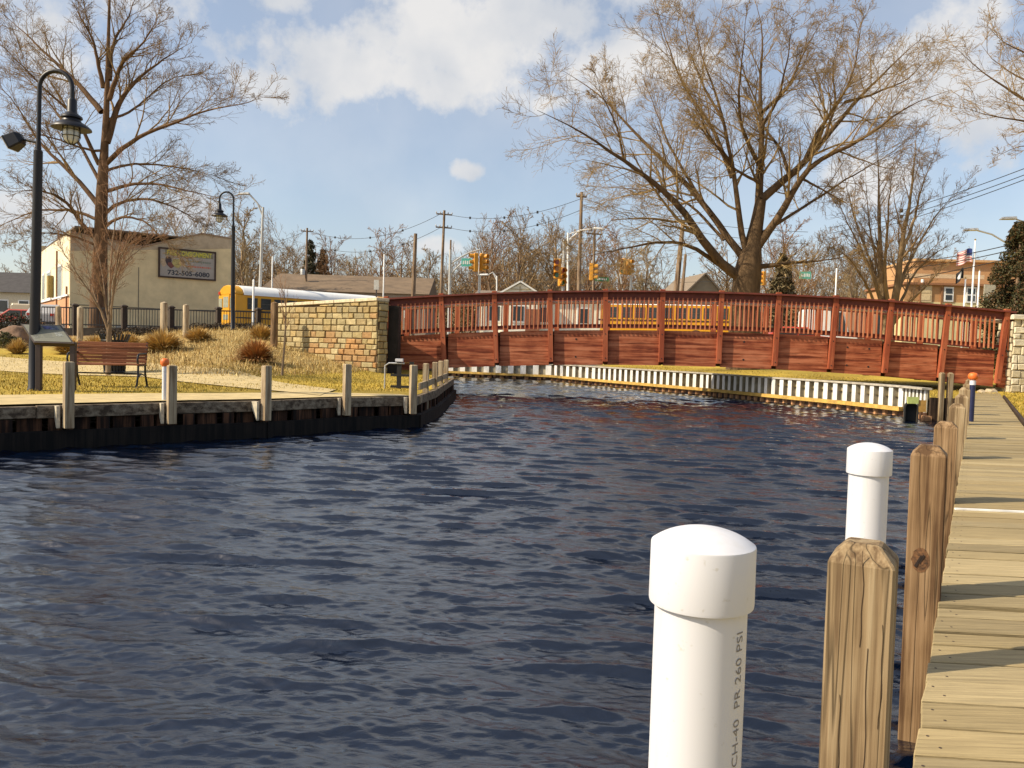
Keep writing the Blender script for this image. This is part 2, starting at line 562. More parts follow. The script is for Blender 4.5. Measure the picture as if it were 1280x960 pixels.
def make_water():
    rng = np.random.default_rng(5)
    n_r, n_a = 1300, 620
    d = 1.1 * (62 / 1.1) ** (np.linspace(0, 1, n_r))
    a = np.radians(np.linspace(-62, 50, n_a))
    D, A = np.meshgrid(d, a, indexing='ij')
    Xc, Yc = D * np.sin(A), D * np.cos(A)
    space = np.maximum(np.gradient(d)[:, None] * np.ones_like(D), D * (a[1] - a[0]))
    Z = np.zeros_like(D); OX = np.zeros_like(D); OY = np.zeros_like(D)
    gust = 1.0 + .16 * np.sin(.55 * Xc + .31 * Yc + 1) * np.sin(.23 * Xc - .47 * Yc) + .10 * np.sin(1.3 * Xc + .9 * Yc)
    gust = gust * (.62 + .38 * np.clip((Xc + 5.5) / 5.0, 0, 1))   # calmer under the left bank
    S1 = np.zeros_like(D); S2 = np.zeros_like(D)
    for i in range(150):
        big = i < 70
        lam = .15 * (3.8 ** rng.random()) if big else .045 * (3.6 ** rng.random())
        k = 2 * np.pi / lam
        th = rad(-98) + rng.normal(0, .21 if big else .45)   # wind chop runs towards the near shore
        kx, ky = k * math.cos(th), k * math.sin(th)
        amp = (.036 if big else .030) / k
        att = np.clip((lam / space - 1.9) / 1.6, 0, 1)
        ph = kx * Xc + ky * Yc + rng.random() * 6.283 + .8 * np.sin(.7 * Xc * rng.random() + .6 * Yc * rng.random())
        w = amp * att * gust
        if big: S1 += w * np.sin(ph)
        else: S2 += w * np.sin(ph)
        OX += .4 * w * math.cos(th) * np.cos(ph)
        OY += .4 * w * math.sin(th) * np.cos(ph)
    sg = S1[: n_r // 2].std()
    q = np.clip(S1 / sg, -2.4, 1.9)
    S1 = sg * 2.5 * (np.exp(.40 * q) - 1.08)                 # peaked crests over long flat troughs
    Z = S1 + S2
    lean = .62                                              # the wind pushes the crests forward: long backs, steep fronts
    OX += lean * S1 * math.cos(rad(-98)); OY += lean * S1 * math.sin(rad(-98))
    V = np.stack([Xc + OX, Yc + OY, WATER_Z + Z], -1).reshape(-1, 3)
    idx = np.arange(n_r * n_a).reshape(n_r, n_a)
    F = np.stack([idx[:-1, :-1], idx[:-1, 1:], idx[1:, 1:], idx[1:, :-1]], -1).reshape(-1, 4)[:, ::-1]
    m, nt, b = new_mat('river_water')
    N, L = nt.nodes.new, nt.links.new
    b.inputs['Base Color'].default_value = (.0008, .0034, .012, 1)
    b.inputs['Roughness'].default_value = .03
    b.inputs['IOR'].default_value = 1.82
    b.inputs['Specular IOR Level'].default_value = .5
    tc = N('ShaderNodeTexCoord')
    mp = N('ShaderNodeMapping'); mp.inputs['Scale'].default_value = (8.0, 20.0, 1); mp.inputs['Rotation'].default_value = (0, 0, rad(-8))
    L(tc.outputs['Object'], mp.inputs['Vector'])
    nz = N('ShaderNodeTexNoise'); nz.inputs['Scale'].default_value = 1.0; nz.inputs['Detail'].default_value = 5; nz.inputs['Roughness'].default_value = .55
    nz.inputs['Distortion'].default_value = .6
    L(mp.outputs[0], nz.inputs['Vector'])
    bp = N('ShaderNodeBump'); bp.inputs['Strength'].default_value = .6; bp.inputs['Distance'].default_value = .010
    L(nz.outputs['Fac'], bp.inputs['Height']); L(bp.outputs[0], b.inputs['Normal'])
    o = link_obj('water', fast_mesh('water', V, F, m, True))
    tag(o, kind='structure')
    # bed of the river, so the channel is closed below
    mb = MB(); mb.box((0, 24, -2.2), (70, 64, .1))
    tag(mb.build('riverbed', simple('river_mud', (.05, .04, .03), .9)), kind='structure')


make_water()


def offset_poly(P, dist):
    """points moved to the left of the travel direction"""
    out = []
    for i in range(len(P)):
        a = Vector(P[max(i - 1, 0)]); b = Vector(P[min(i + 1, len(P) - 1)])
        t = (b - a).normalized()
        out.append(Vector(P[i]) + Vector((-t.y, t.x)) * dist)
    return out


def make_paths():
    sand = simple('path_sand', (.50, .385, .185), .9, 0, .12, 3.5, .25)
    edge = offset_poly(LB[:6], -.012)
    wid = [1.9, 1.9, 1.75, 1.5, 1.2, .5]
    inner = [Vector(e) + (Vector(i) - Vector(e)).normalized() * w for e, i, w in zip(edge, offset_poly(LB[:6], 2.5), wid)]
    V, F = [], []
    n = len(edge)
    S = 6
    for e, i in zip(edge, inner):
        for s in range(S + 1):
            p = e.lerp(i, s / S); V.append((p.x, p.y, land(p.x, p.y) + .012))
    for i in range(n - 1):
        for s in range(S):
            a = i * (S + 1) + s
            F.append((a, a + 1, a + S + 2, a + S + 1))
    o = link_obj('promenade_path', fast_mesh('promenade_path', V, F, sand))
    tag(o, kind='structure')
    top = [(-80, 452), (60, 459.5), (180, 464), (300, 472), (420, 486)]
    bot = [(-80, 460), (60, 467), (180, 472), (300, 484), (400, 493)]
    V, F = [], []
    for (a, b) in zip(top, bot):
        for P in (a, b):
            g = gp(P[0], P[1], .04)
            V.append((g.x, g.y, max(.014, land(g.x, g.y) + .02)))
    # subdivide lengthways
    V = np.array(V).reshape(-1, 2, 3); t = np.linspace(0, len(V) - 1, 33)
    W = np.stack([[np.interp(t, np.arange(len(V)), V[:, k, c]) for c in range(3)] for k in range(2)], 0)   # 2,3,33
    VV = []
    for i in range(33):
        for s in range(5):
            p = W[0, :, i] * (1 - s / 4) + W[1, :, i] * s / 4
            VV.append((p[0], p[1], land(p[0], p[1]) + .02))
    F = [(i * 5 + s, i * 5 + s + 1, i * 5 + s + 6, i * 5 + s + 5) for i in range(32) for s in range(4)]
    o = link_obj('park_path', fast_mesh('park_path', VV, F, sand))
    tag(o, kind='structure')
    # street beyond the fence, with a kerb on the near side
    road = simple('asphalt', (.055, .055, .058), .9, 0, .15, 6, .2)
    mb = MB()
    mb.prism([(-140, 46.6), (-60, 43.0), (-5, 56), (60, 60), (140, 60), (140, 69), (-5, 66), (-60, 62), (-140, 62)], (0, 0, 1.49), (1, 0, 0), (0, 1, 0), .03)
    tag(mb.build('road', road), kind='structure')
    kb = simple('kerb_concrete', (.42, .40, .36), .9)
    mb = MB()
    for (a, b) in (((-140, 46.5, 1.5), (-60, 42.9, 1.5)), ((-60, 42.9, 1.5), (-5, 55.9, 1.5)), ((-5, 55.9, 1.5), (60, 59.9, 1.5)), ((60, 59.9, 1.5), (140, 59.9, 1.5))):
        mb.bar(a, b, .16, .28)
    tag(mb.build('kerb', kb), kind='structure')


make_paths()


# ------------------------------------------------------------------ grass and straw scattered on the ground
def blades(pts, h, w, lean, cols, seed, droop=.3):
    """pts (n,3): one bent blade of two quads' worth of triangles at each point"""
    rng = np.random.default_rng(seed)
    n = len(pts); pts = np.asarray(pts)
    a = rng.random(n) * 6.283
    H = h * (.6 + .8 * rng.random(n)); W = w * (.7 + .6 * rng.random(n))
    le = lean * rng.random(n); la = rng.random(n) * 6.283
    side = np.stack([np.cos(a), np.sin(a), np.zeros(n)], -1) * W[:, None] / 2
    ld = np.stack([np.cos(la), np.sin(la), np.zeros(n)], -1)
    up = np.array([0, 0, 1.0])
    mid = pts + ld * (H * np.sin(le) * .5)[:, None] + up * (H * np.cos(le) * .6)[:, None]
    tip = pts + ld * (H * np.sin(le) * 1.25)[:, None] + up * (H * np.cos(le) * (1 - droop * le))[:, None]
    V = np.stack([pts - side, pts + side, mid + side * .7, mid - side * .7, tip], 1).reshape(-1, 3)
    b = np.arange(n)[:, None] * 5
    F = np.concatenate([b + np.array([[0, 1, 2]]), b + np.array([[0, 2, 3]]), b + np.array([[3, 2, 4]])], 0)
    ci = rng.integers(0, len(cols), n)
    C = np.array(cols)[ci] * (.75 + .5 * rng.random((n, 1)))
    return V, F, np.repeat(C, 5, 0)


def inside_any(x, y):
    return in_poly(x, y, WATER_POLY)


def scatter_ground():
    rng = np.random.default_rng(21)
    lawn, straw = [], []
    while len(lawn) < 26000:
        y = 11 + 15 * rng.random() ** .8; u = rng.uniform(-.68, -.10); x = u * y
        if inside_any(x, y) or x > -1.95 and y < 24: continue
        z = land(x, y)
        # keep the two paths clear
        dd = min(abs((Vector((x, y)) - (Vector(a) + (Vector(b) - Vector(a)) * max(0, min(1, (Vector((x, y)) - Vector(a)).dot(Vector(b) - Vector(a)) / (Vector(b) - Vector(a)).length_squared)))).length) for a, b in zip(LB[:5], LB[1:6]))
        if dd < 1.95 * (1 if x < -4 else .75): continue
        if z > .30: continue
        lawn.append((x, y, z - .005))
    while len(straw) < 15000:
        y = rng.uniform(18, 33); u = rng.uniform(-.46, -.15); x = u * y
        if inside_any(x, y) or x > -3.2: continue
        z = land(x, y)
        if z < .1 or y > 26 and u > -.2: continue
        straw.append((x, y, z))
    V, F, C = blades(lawn, .05, .014, 1.1, [(.34, .24, .03), (.39, .275, .045), (.25, .19, .025), (.43, .30, .07)], 1)
    tag(link_obj('lawn_grass', fast_mesh('lawn_grass', V, F, tinted('grass_blade', .8, 5, 0, .1), False, C)), kind='stuff')
    V, F, C = blades(straw, .16, .016, 1.5, [(.50, .36, .14), (.42, .29, .10), (.60, .46, .20), (.30, .19, .07)], 2, .5)
    tag(link_obj('dry_straw', fast_mesh('dry_straw', V, F, tinted('grass_blade'), False, C)), kind='stuff')
    right = []
    while len(right) < 9000:
        y = rng.uniform(2.5, 26); x = deck_right(y) + .12 + rng.random() ** 1.5 * 5
        right.append((x, y, land(x, y)))
    far = []
    for i in range(5000):
        k = rng.random() * (len(FW) - 2) + 1; j = int(k); f = k - j
        if j + 1 >= len(FW): continue
        a, b = Vector(FW[j]), Vector(FW[j + 1]); p = a.lerp(b, f)
        t = (b - a).normalized(); q = p + Vector((-t.y, t.x)) * -(.4 + rng.random() * 5)
        if in_poly(q.x, q.y, WATER_POLY): q = p + Vector((-t.y, t.x)) * (.4 + rng.random() * 5)
        if in_poly(q.x, q.y, WATER_POLY): continue
        far.append((q.x, q.y, land(q.x, q.y)))
    V, F, C = blades(right + far, .06, .02, 1.1, [(.35, .25, .035), (.40, .28, .06), (.28, .21, .03)], 3)
    tag(link_obj('bank_grass', fast_mesh('bank_grass', V, F, tinted('grass_blade'), False, C)), kind='stuff')


scatter_ground()
# ================================================================== boardwalk, posts, pipes, bulkheads
W_POST = grain_wood('weathered_post', (.12, .075, .038), (.25, .175, .095), (.365, .28, .17), 'z', 17, .8, .55, .5)
W_BROWN = grain_wood('brown_post', (.09, .048, .022), (.20, .122, .06), (.32, .21, .115), 'z', 19, .8, .6, .5)
W_GREY = grain_wood('grey_timber', (.20, .135, .075), (.34, .255, .16), (.46, .37, .24), 'z', 20, .85, .45, .3)
W_DARK = grain_wood('dark_timber', (.012, .008, .005), (.04, .024, .015), (.09, .055, .033), 'z', 14, .85, .4, .3)


def make_boardwalk():
    t = thing('boardwalk', 'pale plank boardwalk along the right bank, ending at the red footbridge', 'boardwalk', (0, 0, 0))
    rnd = random.Random(5)
    mb = MB(); nh = MB()
    y = 1.0
    wide = {2.62: .05, 2.93: .055}  # two wide gaps stand in for the posts' shadow bands
    sk = math.tan(rad(4.2))
    while y < 26.2:
        gap = .009 if rnd.random() < .7 else .016
        for k in list(wide):
            if y > k: gap = wide.pop(k)
        p = .150 + rnd.uniform(-.004, .004)
        y0, y1 = y, y + p - gap
        dz = rnd.uniform(-.003, .003)
        k = max(0, 1 - y / 30)
        c = rnd.choice([(.39, .30, .155), (.35, .27, .14), (.42, .33, .18), (.32, .25, .135), (.37, .28, .14)])
        f = rnd.uniform(.68, .96); mb.c = tuple(x * f for x in c)
        xs = lambda yy: (deck_left(yy) + rnd.uniform(-.008, .008), deck_right(yy) + rnd.uniform(-.01, .01))
        # each board is skewed: its right end lies nearer than its left
        def cut(yy):
            xl = deck_left(yy) + rnd.uniform(-.006, .006)
            # the right end on the line y = yy - sk*(x - xl), x = .58*y + .76
            xr = (.58 * (yy + sk * xl) + .76) / (1 + .58 * sk)
            return (xl, yy), (xr + rnd.uniform(-.006, .006), yy - sk * (xr - xl))
        a, b = cut(y0); d_, c_ = cut(y1)
        if y0 < 9:
            for (e0, e1, kx) in ((a, b, .10), (a, b, .82)):
                for q in (.28, .72):
                    xx = e0[0] + (e1[0] - e0[0]) * kx; yy = y0 + (e1[1] - e0[1]) * kx + (y1 - y0) * q
                    nh.lathe([(.0042, dz - .002), (.0042, dz + .0006), (.001, dz + .0012)], 7, (xx, yy, 0))
        vs = [(a[0], a[1], -.04), (b[0], b[1], -.04), (c_[0], c_[1], -.04), (d_[0], d_[1], -.04),
              (a[0], a[1], dz), (b[0], b[1], dz), (c_[0], c_[1], dz), (d_[0], d_[1], dz)]
        mb.add(vs, [(3, 2, 1, 0), (4, 5, 6, 7), (0, 1, 5, 4), (1, 2, 6, 5), (2, 3, 7, 6), (3, 0, 4, 7)])
        y += p
    nh.build('nail_heads', simple('nail_rust', (.06, .04, .03), .6, .3), t)['kind'] = 'stuff'
    mb.build('deck_planks', tinted('deck_plank_wood', .8, 9, .5, .30, (.35, 9, 9), .2, .012), t, bevel=.003)
    mb = MB()
    for (o, w, z, h) in ((.05, .09, -.155, .22), (.82, .09, -.155, .22)):
        mb.bar((deck_left(.6) + o, .6, z), (deck_left(25.8) + o, 25.8, z), w, h)
    mb.build('beam', W_DARK, t)
    mb = MB()                                                # timber wall below the outer edge
    s = Vector((DX, DY, 0))
    p = Vector((deck_left(.6) + .12, .6, -.75))
    i = 0
    while p.y < 20.4:
        mb.box(p + Vector((.02 * (i % 2), 0, 0)), (.05, .235, 1.05), rz=-rad(30.1))
        p = p + s * .24; i += 1
    mb.build('bulkhead_face', W_DARK, t)
    mb = MB()
    y = 5.12
    mb.bar((deck_left(y) + .01, y, .006), (deck_right(y) - .02, y - .9 * sk, .006), .022, .010)
    mb.build('edge_strip', simple('white_strip', (.82, .82, .80), .4), t)
    mb = MB()
    mb.bar((deck_right(11.0) + .05, 11.0, .0), (deck_right(23) + .05, 23.0, .0), .05, .08)
    mb.build('edging_board', W_DARK, t)


make_boardwalk()


def post_bm(w, top, bottom, ch, chz=None):
    """square timber with a chamfered head, built round x = y = 0"""
    chz = chz or ch * 1.15
    h = w / 2
    mb = MB()
    sq = lambda r, z: [(-r, -r, z), (r, -r, z), (r, r, z), (-r, r, z)]
    rows = [sq(h, bottom)] + [sq(h, bottom + (top - chz - bottom) * k / 6) for k in range(1, 6)] + [sq(h, top - chz), sq(h - ch, top)]
    vs = [p for r in rows for p in r]
    fs = [(3, 2, 1, 0)]
    for i in range(len(rows) - 1):
        for k in range(4):
            a, b = i * 4 + k, i * 4 + (k + 1) % 4
            fs.append((a, b, b + 4, a + 4))
    n = (len(rows) - 1) * 4
    fs.append((n, n + 1, n + 2, n + 3))
    mb.add(vs, fs)
    return mb


def knot_on(parent, mat_ring, mat_core, z, side, w):
    mb = MB()
    for (r, d) in ((.040, .0015), (.030, .0025), (.019, .0035)):
        n = 18
        vs = [(side * .012 + r * .8 * math.cos(2 * math.pi * k / n) * (1 + .1 * math.sin(3 * k)), -w / 2 - d, z + r * 1.25 * math.sin(2 * math.pi * k / n)) for k in range(n)]
        vs += [(v[0], -w / 2 + .01, v[2]) for v in vs]
        mb.add(vs, [tuple(range(n)), ] + [(k, (k + 1) % n, (k + 1) % n + n, k + n) for k in range(n)])
    mb.build('knot', mat_ring, parent)
    mb = MB()
    mb.bar((side * .012 - .018, -w / 2 - .004, z - .028), (side * .012 + .004, -w / 2 - .004, z + .018), .010, .004, (0, 1, 0))
    mb.bar((side * .012 - .004, -w / 2 - .004, z - .012), (side * .012 + .012, -w / 2 - .004, z + .022), .008, .004, (0, 1, 0))
    mb.build('knot_crack', mat_core, parent)


POSTS = [  # centre column in the photo, distance, width, top height, label
    (1086, 1.56, .119, .592, 'nearest weathered post, pale and cracked, wide chamfered head, in front of the shorter white pipe', 'pale'),
    (1161, 3.22, .130, .612, 'brown streaky post with a big dark knot, second from the camera', 'knot'),
    (1179, 5.40, .140, .548, 'brown chamfered post just behind the one with the big knot', 'brown'),
    (1191.5, 7.90, .145, .540, 'tan chamfered post fourth from the camera along the boardwalk edge', 'pale'),
    (1196.5, 10.0, .150, .550, 'tan post just in front of the navy pipe with the orange cap', 'pale'),
    (1200.0, 12.2, .150, .570, 'weathered post right beside the orange cap of the navy pipe', 'pale'),
    (1203.0, 14.6, .155, .580, 'distant weathered post just beyond the orange capped pipe', 'pale'),
    (1205.5, 17.2, .160, .600, 'last weathered post of the boardwalk edge before the footbridge', 'pale')]
for (X, d, w, top, lab, kind) in POSTS:
    p = px(X, 600, d)
    m = W_BROWN if kind in ('knot', 'brown') else W_POST
    o = post_bm(w, top, -1.3, .034 * w / .14).build('dock_post', m, None, (p.x, p.y, 0), bevel=.004)
    o.rotation_euler = (rad(random.uniform(-.6, .6)), rad(random.uniform(-.4, .8)), -rad(29))
    tag(o, lab, 'post', 'posts along the boardwalk edge')
    if kind == 'knot':
        knot_on(o, simple('knot_wood', (.12, .055, .02), .8, 0, .5, 60), simple('knot_core', (.02, .01, .006), .9), .155, -1, w)
    if d == 1.56:                                            # drying cracks and a knot scar cut into the near post
        for (x, z0, z1, ww) in ((.004, .40, .585, .0009), (.019, .02, .40, .0011), (-.026, .10, .30, .0006), (.043, .25, .45, .0006)):
            n = 9; pts = [Vector((x + .0014 * math.sin(k * 1.3 + x * 90) + .002 * math.sin(k * .4), -w / 2 - .0006, z0 + (z1 - z0) * k / n)) for k in range(n + 1)]
            mb = MB()
            for a, b in zip(pts, pts[1:]): mb.bar(a, b, ww, .0016, (0, 1, 0))
            mb.build('drying_crack', simple('crack_dark', (.05, .025, .012), .9), o)
# the two slim posts at the far corner of the water
for (X, lab) in ((1177, 'slim left one of two far posts where the white wall meets the boardwalk'), (1187.5, 'slim right one of two far posts where the white wall meets the boardwalk')):
    p = px(X, 480, 20.4)
    o = post_bm(.115, .68, -1.2, .03).build('dock_post', W_POST, None, (p.x, p.y, 0), bevel=.004)
    tag(o, lab, 'post', 'posts along the boardwalk edge')


PVC = simple('white_pvc', (.63, .63, .66), .35, 0, .02, 3, 0, .5)
def pvc_grime():
    m = MATS['white_pvc']; nt = m.node_tree; N, L = nt.nodes.new, nt.links.new
    b = nt.nodes['Principled BSDF']
    tc = N('ShaderNodeTexCoord')
    mp = N('ShaderNodeMapping'); mp.inputs['Scale'].default_value = (1, 1, .12); L(tc.outputs['Object'], mp.inputs['Vector'])
    n1 = N('ShaderNodeTexNoise'); n1.inputs['Scale'].default_value = 38; n1.inputs['Detail'].default_value = 8; L(mp.outputs[0], n1.inputs['Vector'])
    n2 = N('ShaderNodeTexNoise'); n2.inputs['Scale'].default_value = 90; n2.inputs['Detail'].default_value = 3; L(tc.outputs['Object'], n2.inputs['Vector'])
    r1 = N('ShaderNodeMapRange'); L(n1.outputs['Fac'], r1.inputs['Value']); r1.inputs['From Min'].default_value = .55; r1.inputs['From Max'].default_value = .8; r1.inputs['To Max'].default_value = .35
    r2 = N('ShaderNodeMapRange'); L(n2.outputs['Fac'], r2.inputs['Value']); r2.inputs['From Min'].default_value = .66; r2.inputs['From Max'].default_value = .74; r2.inputs['To Max'].default_value = .45
    mx = N('ShaderNodeMath'); mx.operation = 'MAXIMUM'; L(r1.outputs[0], mx.inputs[0]); L(r2.outputs[0], mx.inputs[1])
    mix = N('ShaderNodeMix'); mix.data_type = 'RGBA'; L(mx.outputs[0], mix.inputs['Factor'])
    mix.inputs['A'].default_value = (.63, .63, .66, 1); mix.inputs['B'].default_value = (.42, .38, .30, 1)
    L(mix.outputs['Result'], b.inputs['Base Color'])
    L(n1.outputs['Fac'], b.inputs['Roughness'])


pvc_grime()
INK = simple('grey_ink', (.22, .20, .19), .6)


def pvc_pipe(loc, top, lab, r=.0445, printed=False):
    o = thing('plastic_pipe', lab, 'pipe', loc, 0, 'white plastic pipes at the dock edge')
    k = r / .0445
    mb = MB(); mb.lathe([(r, -1.3), (r, -.6), (r, 0), (r, top - .03)], 48)
    mb.build('pipe', PVC, o, smooth=True)
    mb = MB()
    R = .0505 * k
    zs = top - .074 * k
    prof = [(r + .0008, zs - .001), (R * .99, zs), (R, zs + .003), (R * .995, zs + .0565 * k), (R * .985, zs + .0585 * k)]
    zd, hd, pm = zs + .0585 * k, .0155 * k, rad(54)          # shallow spherical dome with a soft shoulder
    for i in range(1, 13):
        ph = pm * (1 - i / 12)
        prof.append((max(.0008, R * .978 * math.sin(ph) / math.sin(pm)), zd + hd * (math.cos(ph) - math.cos(pm)) / (1 - math.cos(pm))))
    mb.lathe(prof, 48)
    mb.build('cap', PVC, o, smooth=True)
    if printed:
        me = text_mesh('SCH-40  PR 260 PSI', .0135, 0, 'LEFT', -.00006)
        view = math.atan2(-loc[1], -loc[0])
        a0 = view + rad(57)
        for v in me.vertices:
            a = a0 - (v.co.y - .004) / r
            v.co = Vector(((r + .0004) * math.cos(a), (r + .0004) * math.sin(a), top - .2305 + v.co.x * 1.27))
        me.materials.clear(); me.materials.append(INK)
        link_obj('print', me, o)
    return o


p = px(874, 800, .775); pvc_pipe((p.x, p.y, 0), .782, 'nearest tall white plastic pipe with a domed cap and printed lettering', printed=True)
p = px(1083.5, 640, 2.40); pvc_pipe((p.x, p.y, 0), .700, 'shorter looking white capped pipe rising behind the nearest wooden post', r=.0562)


def capped_pipe(loc, top, r, m_body, lab):
    o = thing('capped_pipe', lab, 'pipe', loc)
    mb = MB(); mb.lathe([(r, -1.0), (r, top - .20)], 24); mb.build('pipe', m_body, o, smooth=True)
    mb = MB(); mb.lathe([(r * 1.02, top - .20), (r * 1.05, top - .199), (r * 1.05, top - .135), (r * .8, top - .13), (r * .7, top - .10)], 24)
    mb.build('collar', PVC, o, smooth=True)
    R = r * 1.75
    prof = [(R * .5, top - .12)] + [(R * math.cos(a) ** .6 if math.cos(a) > 0 else .001, top - .062 + .062 * math.sin(a)) for a in np.linspace(-1.25, 1.3, 12)] + [(.002, top + .001)]
    mb = MB(); mb.lathe(prof, 24)
    mb.build('cap', simple('orange_cap', (.72, .15, .02), .5, 0, .12, 20), o, smooth=True)
    return o


NAVY = simple('navy_pipe', (.012, .016, .06), .4)
p = px(1212.5, 500, 12.9); capped_pipe((p.x + .03, p.y, 0), .79, .043, NAVY, 'navy pipe with a white collar and a round orange cap beside the boardwalk')


# ---- timber bulkhead on the left bank
def run_points(P, step):
    """points every step along a polyline with their tangents"""
    out = []
    carry = 0.0
    for a, b in zip(P, P[1:]):
        a, b = Vector(a), Vector(b); L = (b - a).length; t = (b - a) / L
        s = carry
        while s < L:
            out.append((a + t * s, t)); s += step
        carry = s - L
    return out


def make_left_bulkhead():
    t = thing('timber_bulkhead', 'dark timber bulkhead with a grey cap holding the left bank above the water', 'bulkhead', (-6.4, 10.7, 0))
    off = Vector(t.location)
    mb = MB()
    out = offset_poly(LB[:9], -.06)
    for a, b in zip(out, out[1:]):
        d = (b - a).normalized()
        L = (b - a).length; n = max(1, round(L / 2.4))
        for i in range(n):
            p, q = a.lerp(b, i / n), a.lerp(b, (i + 1) / n)
            mb.bar(Vector((p.x, p.y, -.085)) + Vector((d.x, d.y, 0)) * .004 - off, Vector((q.x, q.y, -.085)) - Vector((d.x, d.y, 0)) * .004 - off, .09, .17 - .012 * (i % 2))
    mb.build('cap_beam', grain_wood('cap_timber', (.06, .042, .028), (.15, .112, .075), (.25, .20, .14), 'x', 14, .85, .4, .3), t, bevel=.008)
    mb = MB()
    for i, (p, d) in enumerate(run_points([tuple(v) for v in offset_poly(LB[:9], -.02)], .30)):
        n = Vector((d.y, -d.x))
        q = p + n * (.055 if i % 2 else -.02)
        mb.box(Vector((q.x, q.y, -.70)) - off, (.17 if i % 2 else .30, .06, 1.05), rz=math.atan2(d.y, d.x))
    mb.build('sheeting', grain_wood('red_timber', (.006, .004, .003), (.026, .011, .006), (.11, .05, .025), 'z', 14, .85, .4, .3), t)  # reddish timber darkened: the bank's shade is put into its colour
    mb = MB()
    o2 = offset_poly(LB[:9], -.13)
    for a, b in zip(o2, o2[1:]):
        mb.bar(Vector((a.x, a.y, -.47)) - off, Vector((b.x, b.y, -.47)) - off, .12, .26)
    mb.build('wale', grain_wood('wet_shaded_timber', (.002, .0018, .0015), (.007, .005, .004), (.016, .011, .008), 'z', 14, .8, .4, .4), t)  # near-black for wet wood, with the bank's shade put into the colour


make_left_bulkhead()


def bulkhead_post(P, d, w, top, bottom, lab, bracket=True, cap=False):
    n = Vector((d.y, -d.x))                                   # towards the water
    q = Vector(P) + n * .25
    o = post_bm(w, top, bottom, .012).build('bulkhead_post', W_GREY, None, (q.x, q.y, 0), bevel=.004)
    o.rotation_euler = (0, 0, math.atan2(d.y, d.x))
    tag(o, lab, 'post', 'posts along the left bulkhead')
    if bracket:
        mb = MB()                                            # triangular plate from the cap out to the post
        mb.prism([(0, -.002), (.185, -.002), (.185, -.30), (.178, -.30), (.0, -.03)], (-w / 2 - .03, .235, 0), (0, -1, 0), (0, 0, 1), .045)
        mb.v = [v for v in mb.v]
        mb.build('bracket', simple('bracket_wood', (.52, .45, .33), .85, 0, .2, 9), o)
    return o


tan = lambda i: (Vector(LB[i + 1]) - Vector(LB[i])).normalized()


def on_lb(X, i):
    """point of bulkhead segment i seen in photo column X"""
    a, b = Vector(LB[i]), Vector(LB[i + 1])
    r = ray(X, 500); u = r.x / r.y
    k = (u * a.y - a.x) / ((b.x - a.x) - u * (b.y - a.y))
    return a.lerp(b, k)


bulkhead_post(on_lb(79, 1) , tan(1), .118, .60, -.30, 'grey bulkhead post standing in front of the information board')
bulkhead_post(on_lb(208, 2), tan(2), .118, .56, -.30, 'grey bulkhead post with the orange capped white pipe behind it')
bulkhead_post(on_lb(321, 3), tan(3), .118, .57, -.30, 'grey bulkhead post in line with the slim leaning sapling')
bulkhead_post(on_lb(426, 4), tan(4), .118, .60, -.30, 'grey bulkhead post just left of the stone wall corner')
for (x, y, lab, br) in ((-1.92, 14.92, 'grey bulkhead post at the corner where the bank turns under the bridge', True),
                        (-1.86, 16.4, 'first post past the bank corner, leading under the bridge', False), (-1.83, 18.0, 'second post past the bank corner, leading under the bridge', False),
                        (-1.86, 19.8, 'third post past the bank corner, leading under the bridge', False), (-1.88, 21.6, 'last post of the short row beside the dark end of the bridge', False)):
    bulkhead_post((x - .16 if not br else x, y), Vector((0, 1)) if not br else Vector((.9, .42)).normalized(), .12, .60, -.30 if br else -.75, lab, br)
# low rail between the corner posts
t = thing('corner_railing', 'low two board rail joining the posts at the bank corner', 'railing', (-1.7, 16.4, 0))
mb = MB(); mb.bar((-.06, -1.2, .18), (-.06, 5.2, .18), .04, .13); mb.build('upper_board', W_GREY, t)
mb = MB(); mb.bar((-.06, -1.2, -.08), (-.06, 5.2, -.08), .04, .13); mb.build('lower_board', W_GREY, t)

p = on_lb(208, 2) + Vector((-.14, .34)); capped_pipe((p.x + .05, p.y - .2, 0), .65, .036, PVC, 'white pipe with an orange cap behind a grey bulkhead post on the left')

# black landing gear at the dark end of the bridge
t = thing('dock_ladder', 'dark ladder frame with a pale hoop and white tops beside the shaded bridge end', 'ladder', (-2.75, 17.4, 0))
mb = MB()
mb.tube([(-.02, 0, -.1), (-.02, 0, .50), (.06, 0, .56), (.40, 0, .56)], .018, 8)
mb.build('hoop', simple('galvanised', (.45, .46, .48), .45, .7), t, smooth=True)
mb = MB()
for x in (.28, .55): mb.bar((x, .05, -.15), (x, .05, .60), .09, .09, (0, 1, 0))
for z in (.05, .3): mb.bar((.1, .05, z), (.6, .05, z), .05, .10, (0, 1, 0))
mb.build('frame', simple('black_timber', (.012, .011, .010), .8), t)
mb = MB(); mb.box((.28, .05, .63), (.16, .16, .06)); mb.build('white_cap', PVC, t)


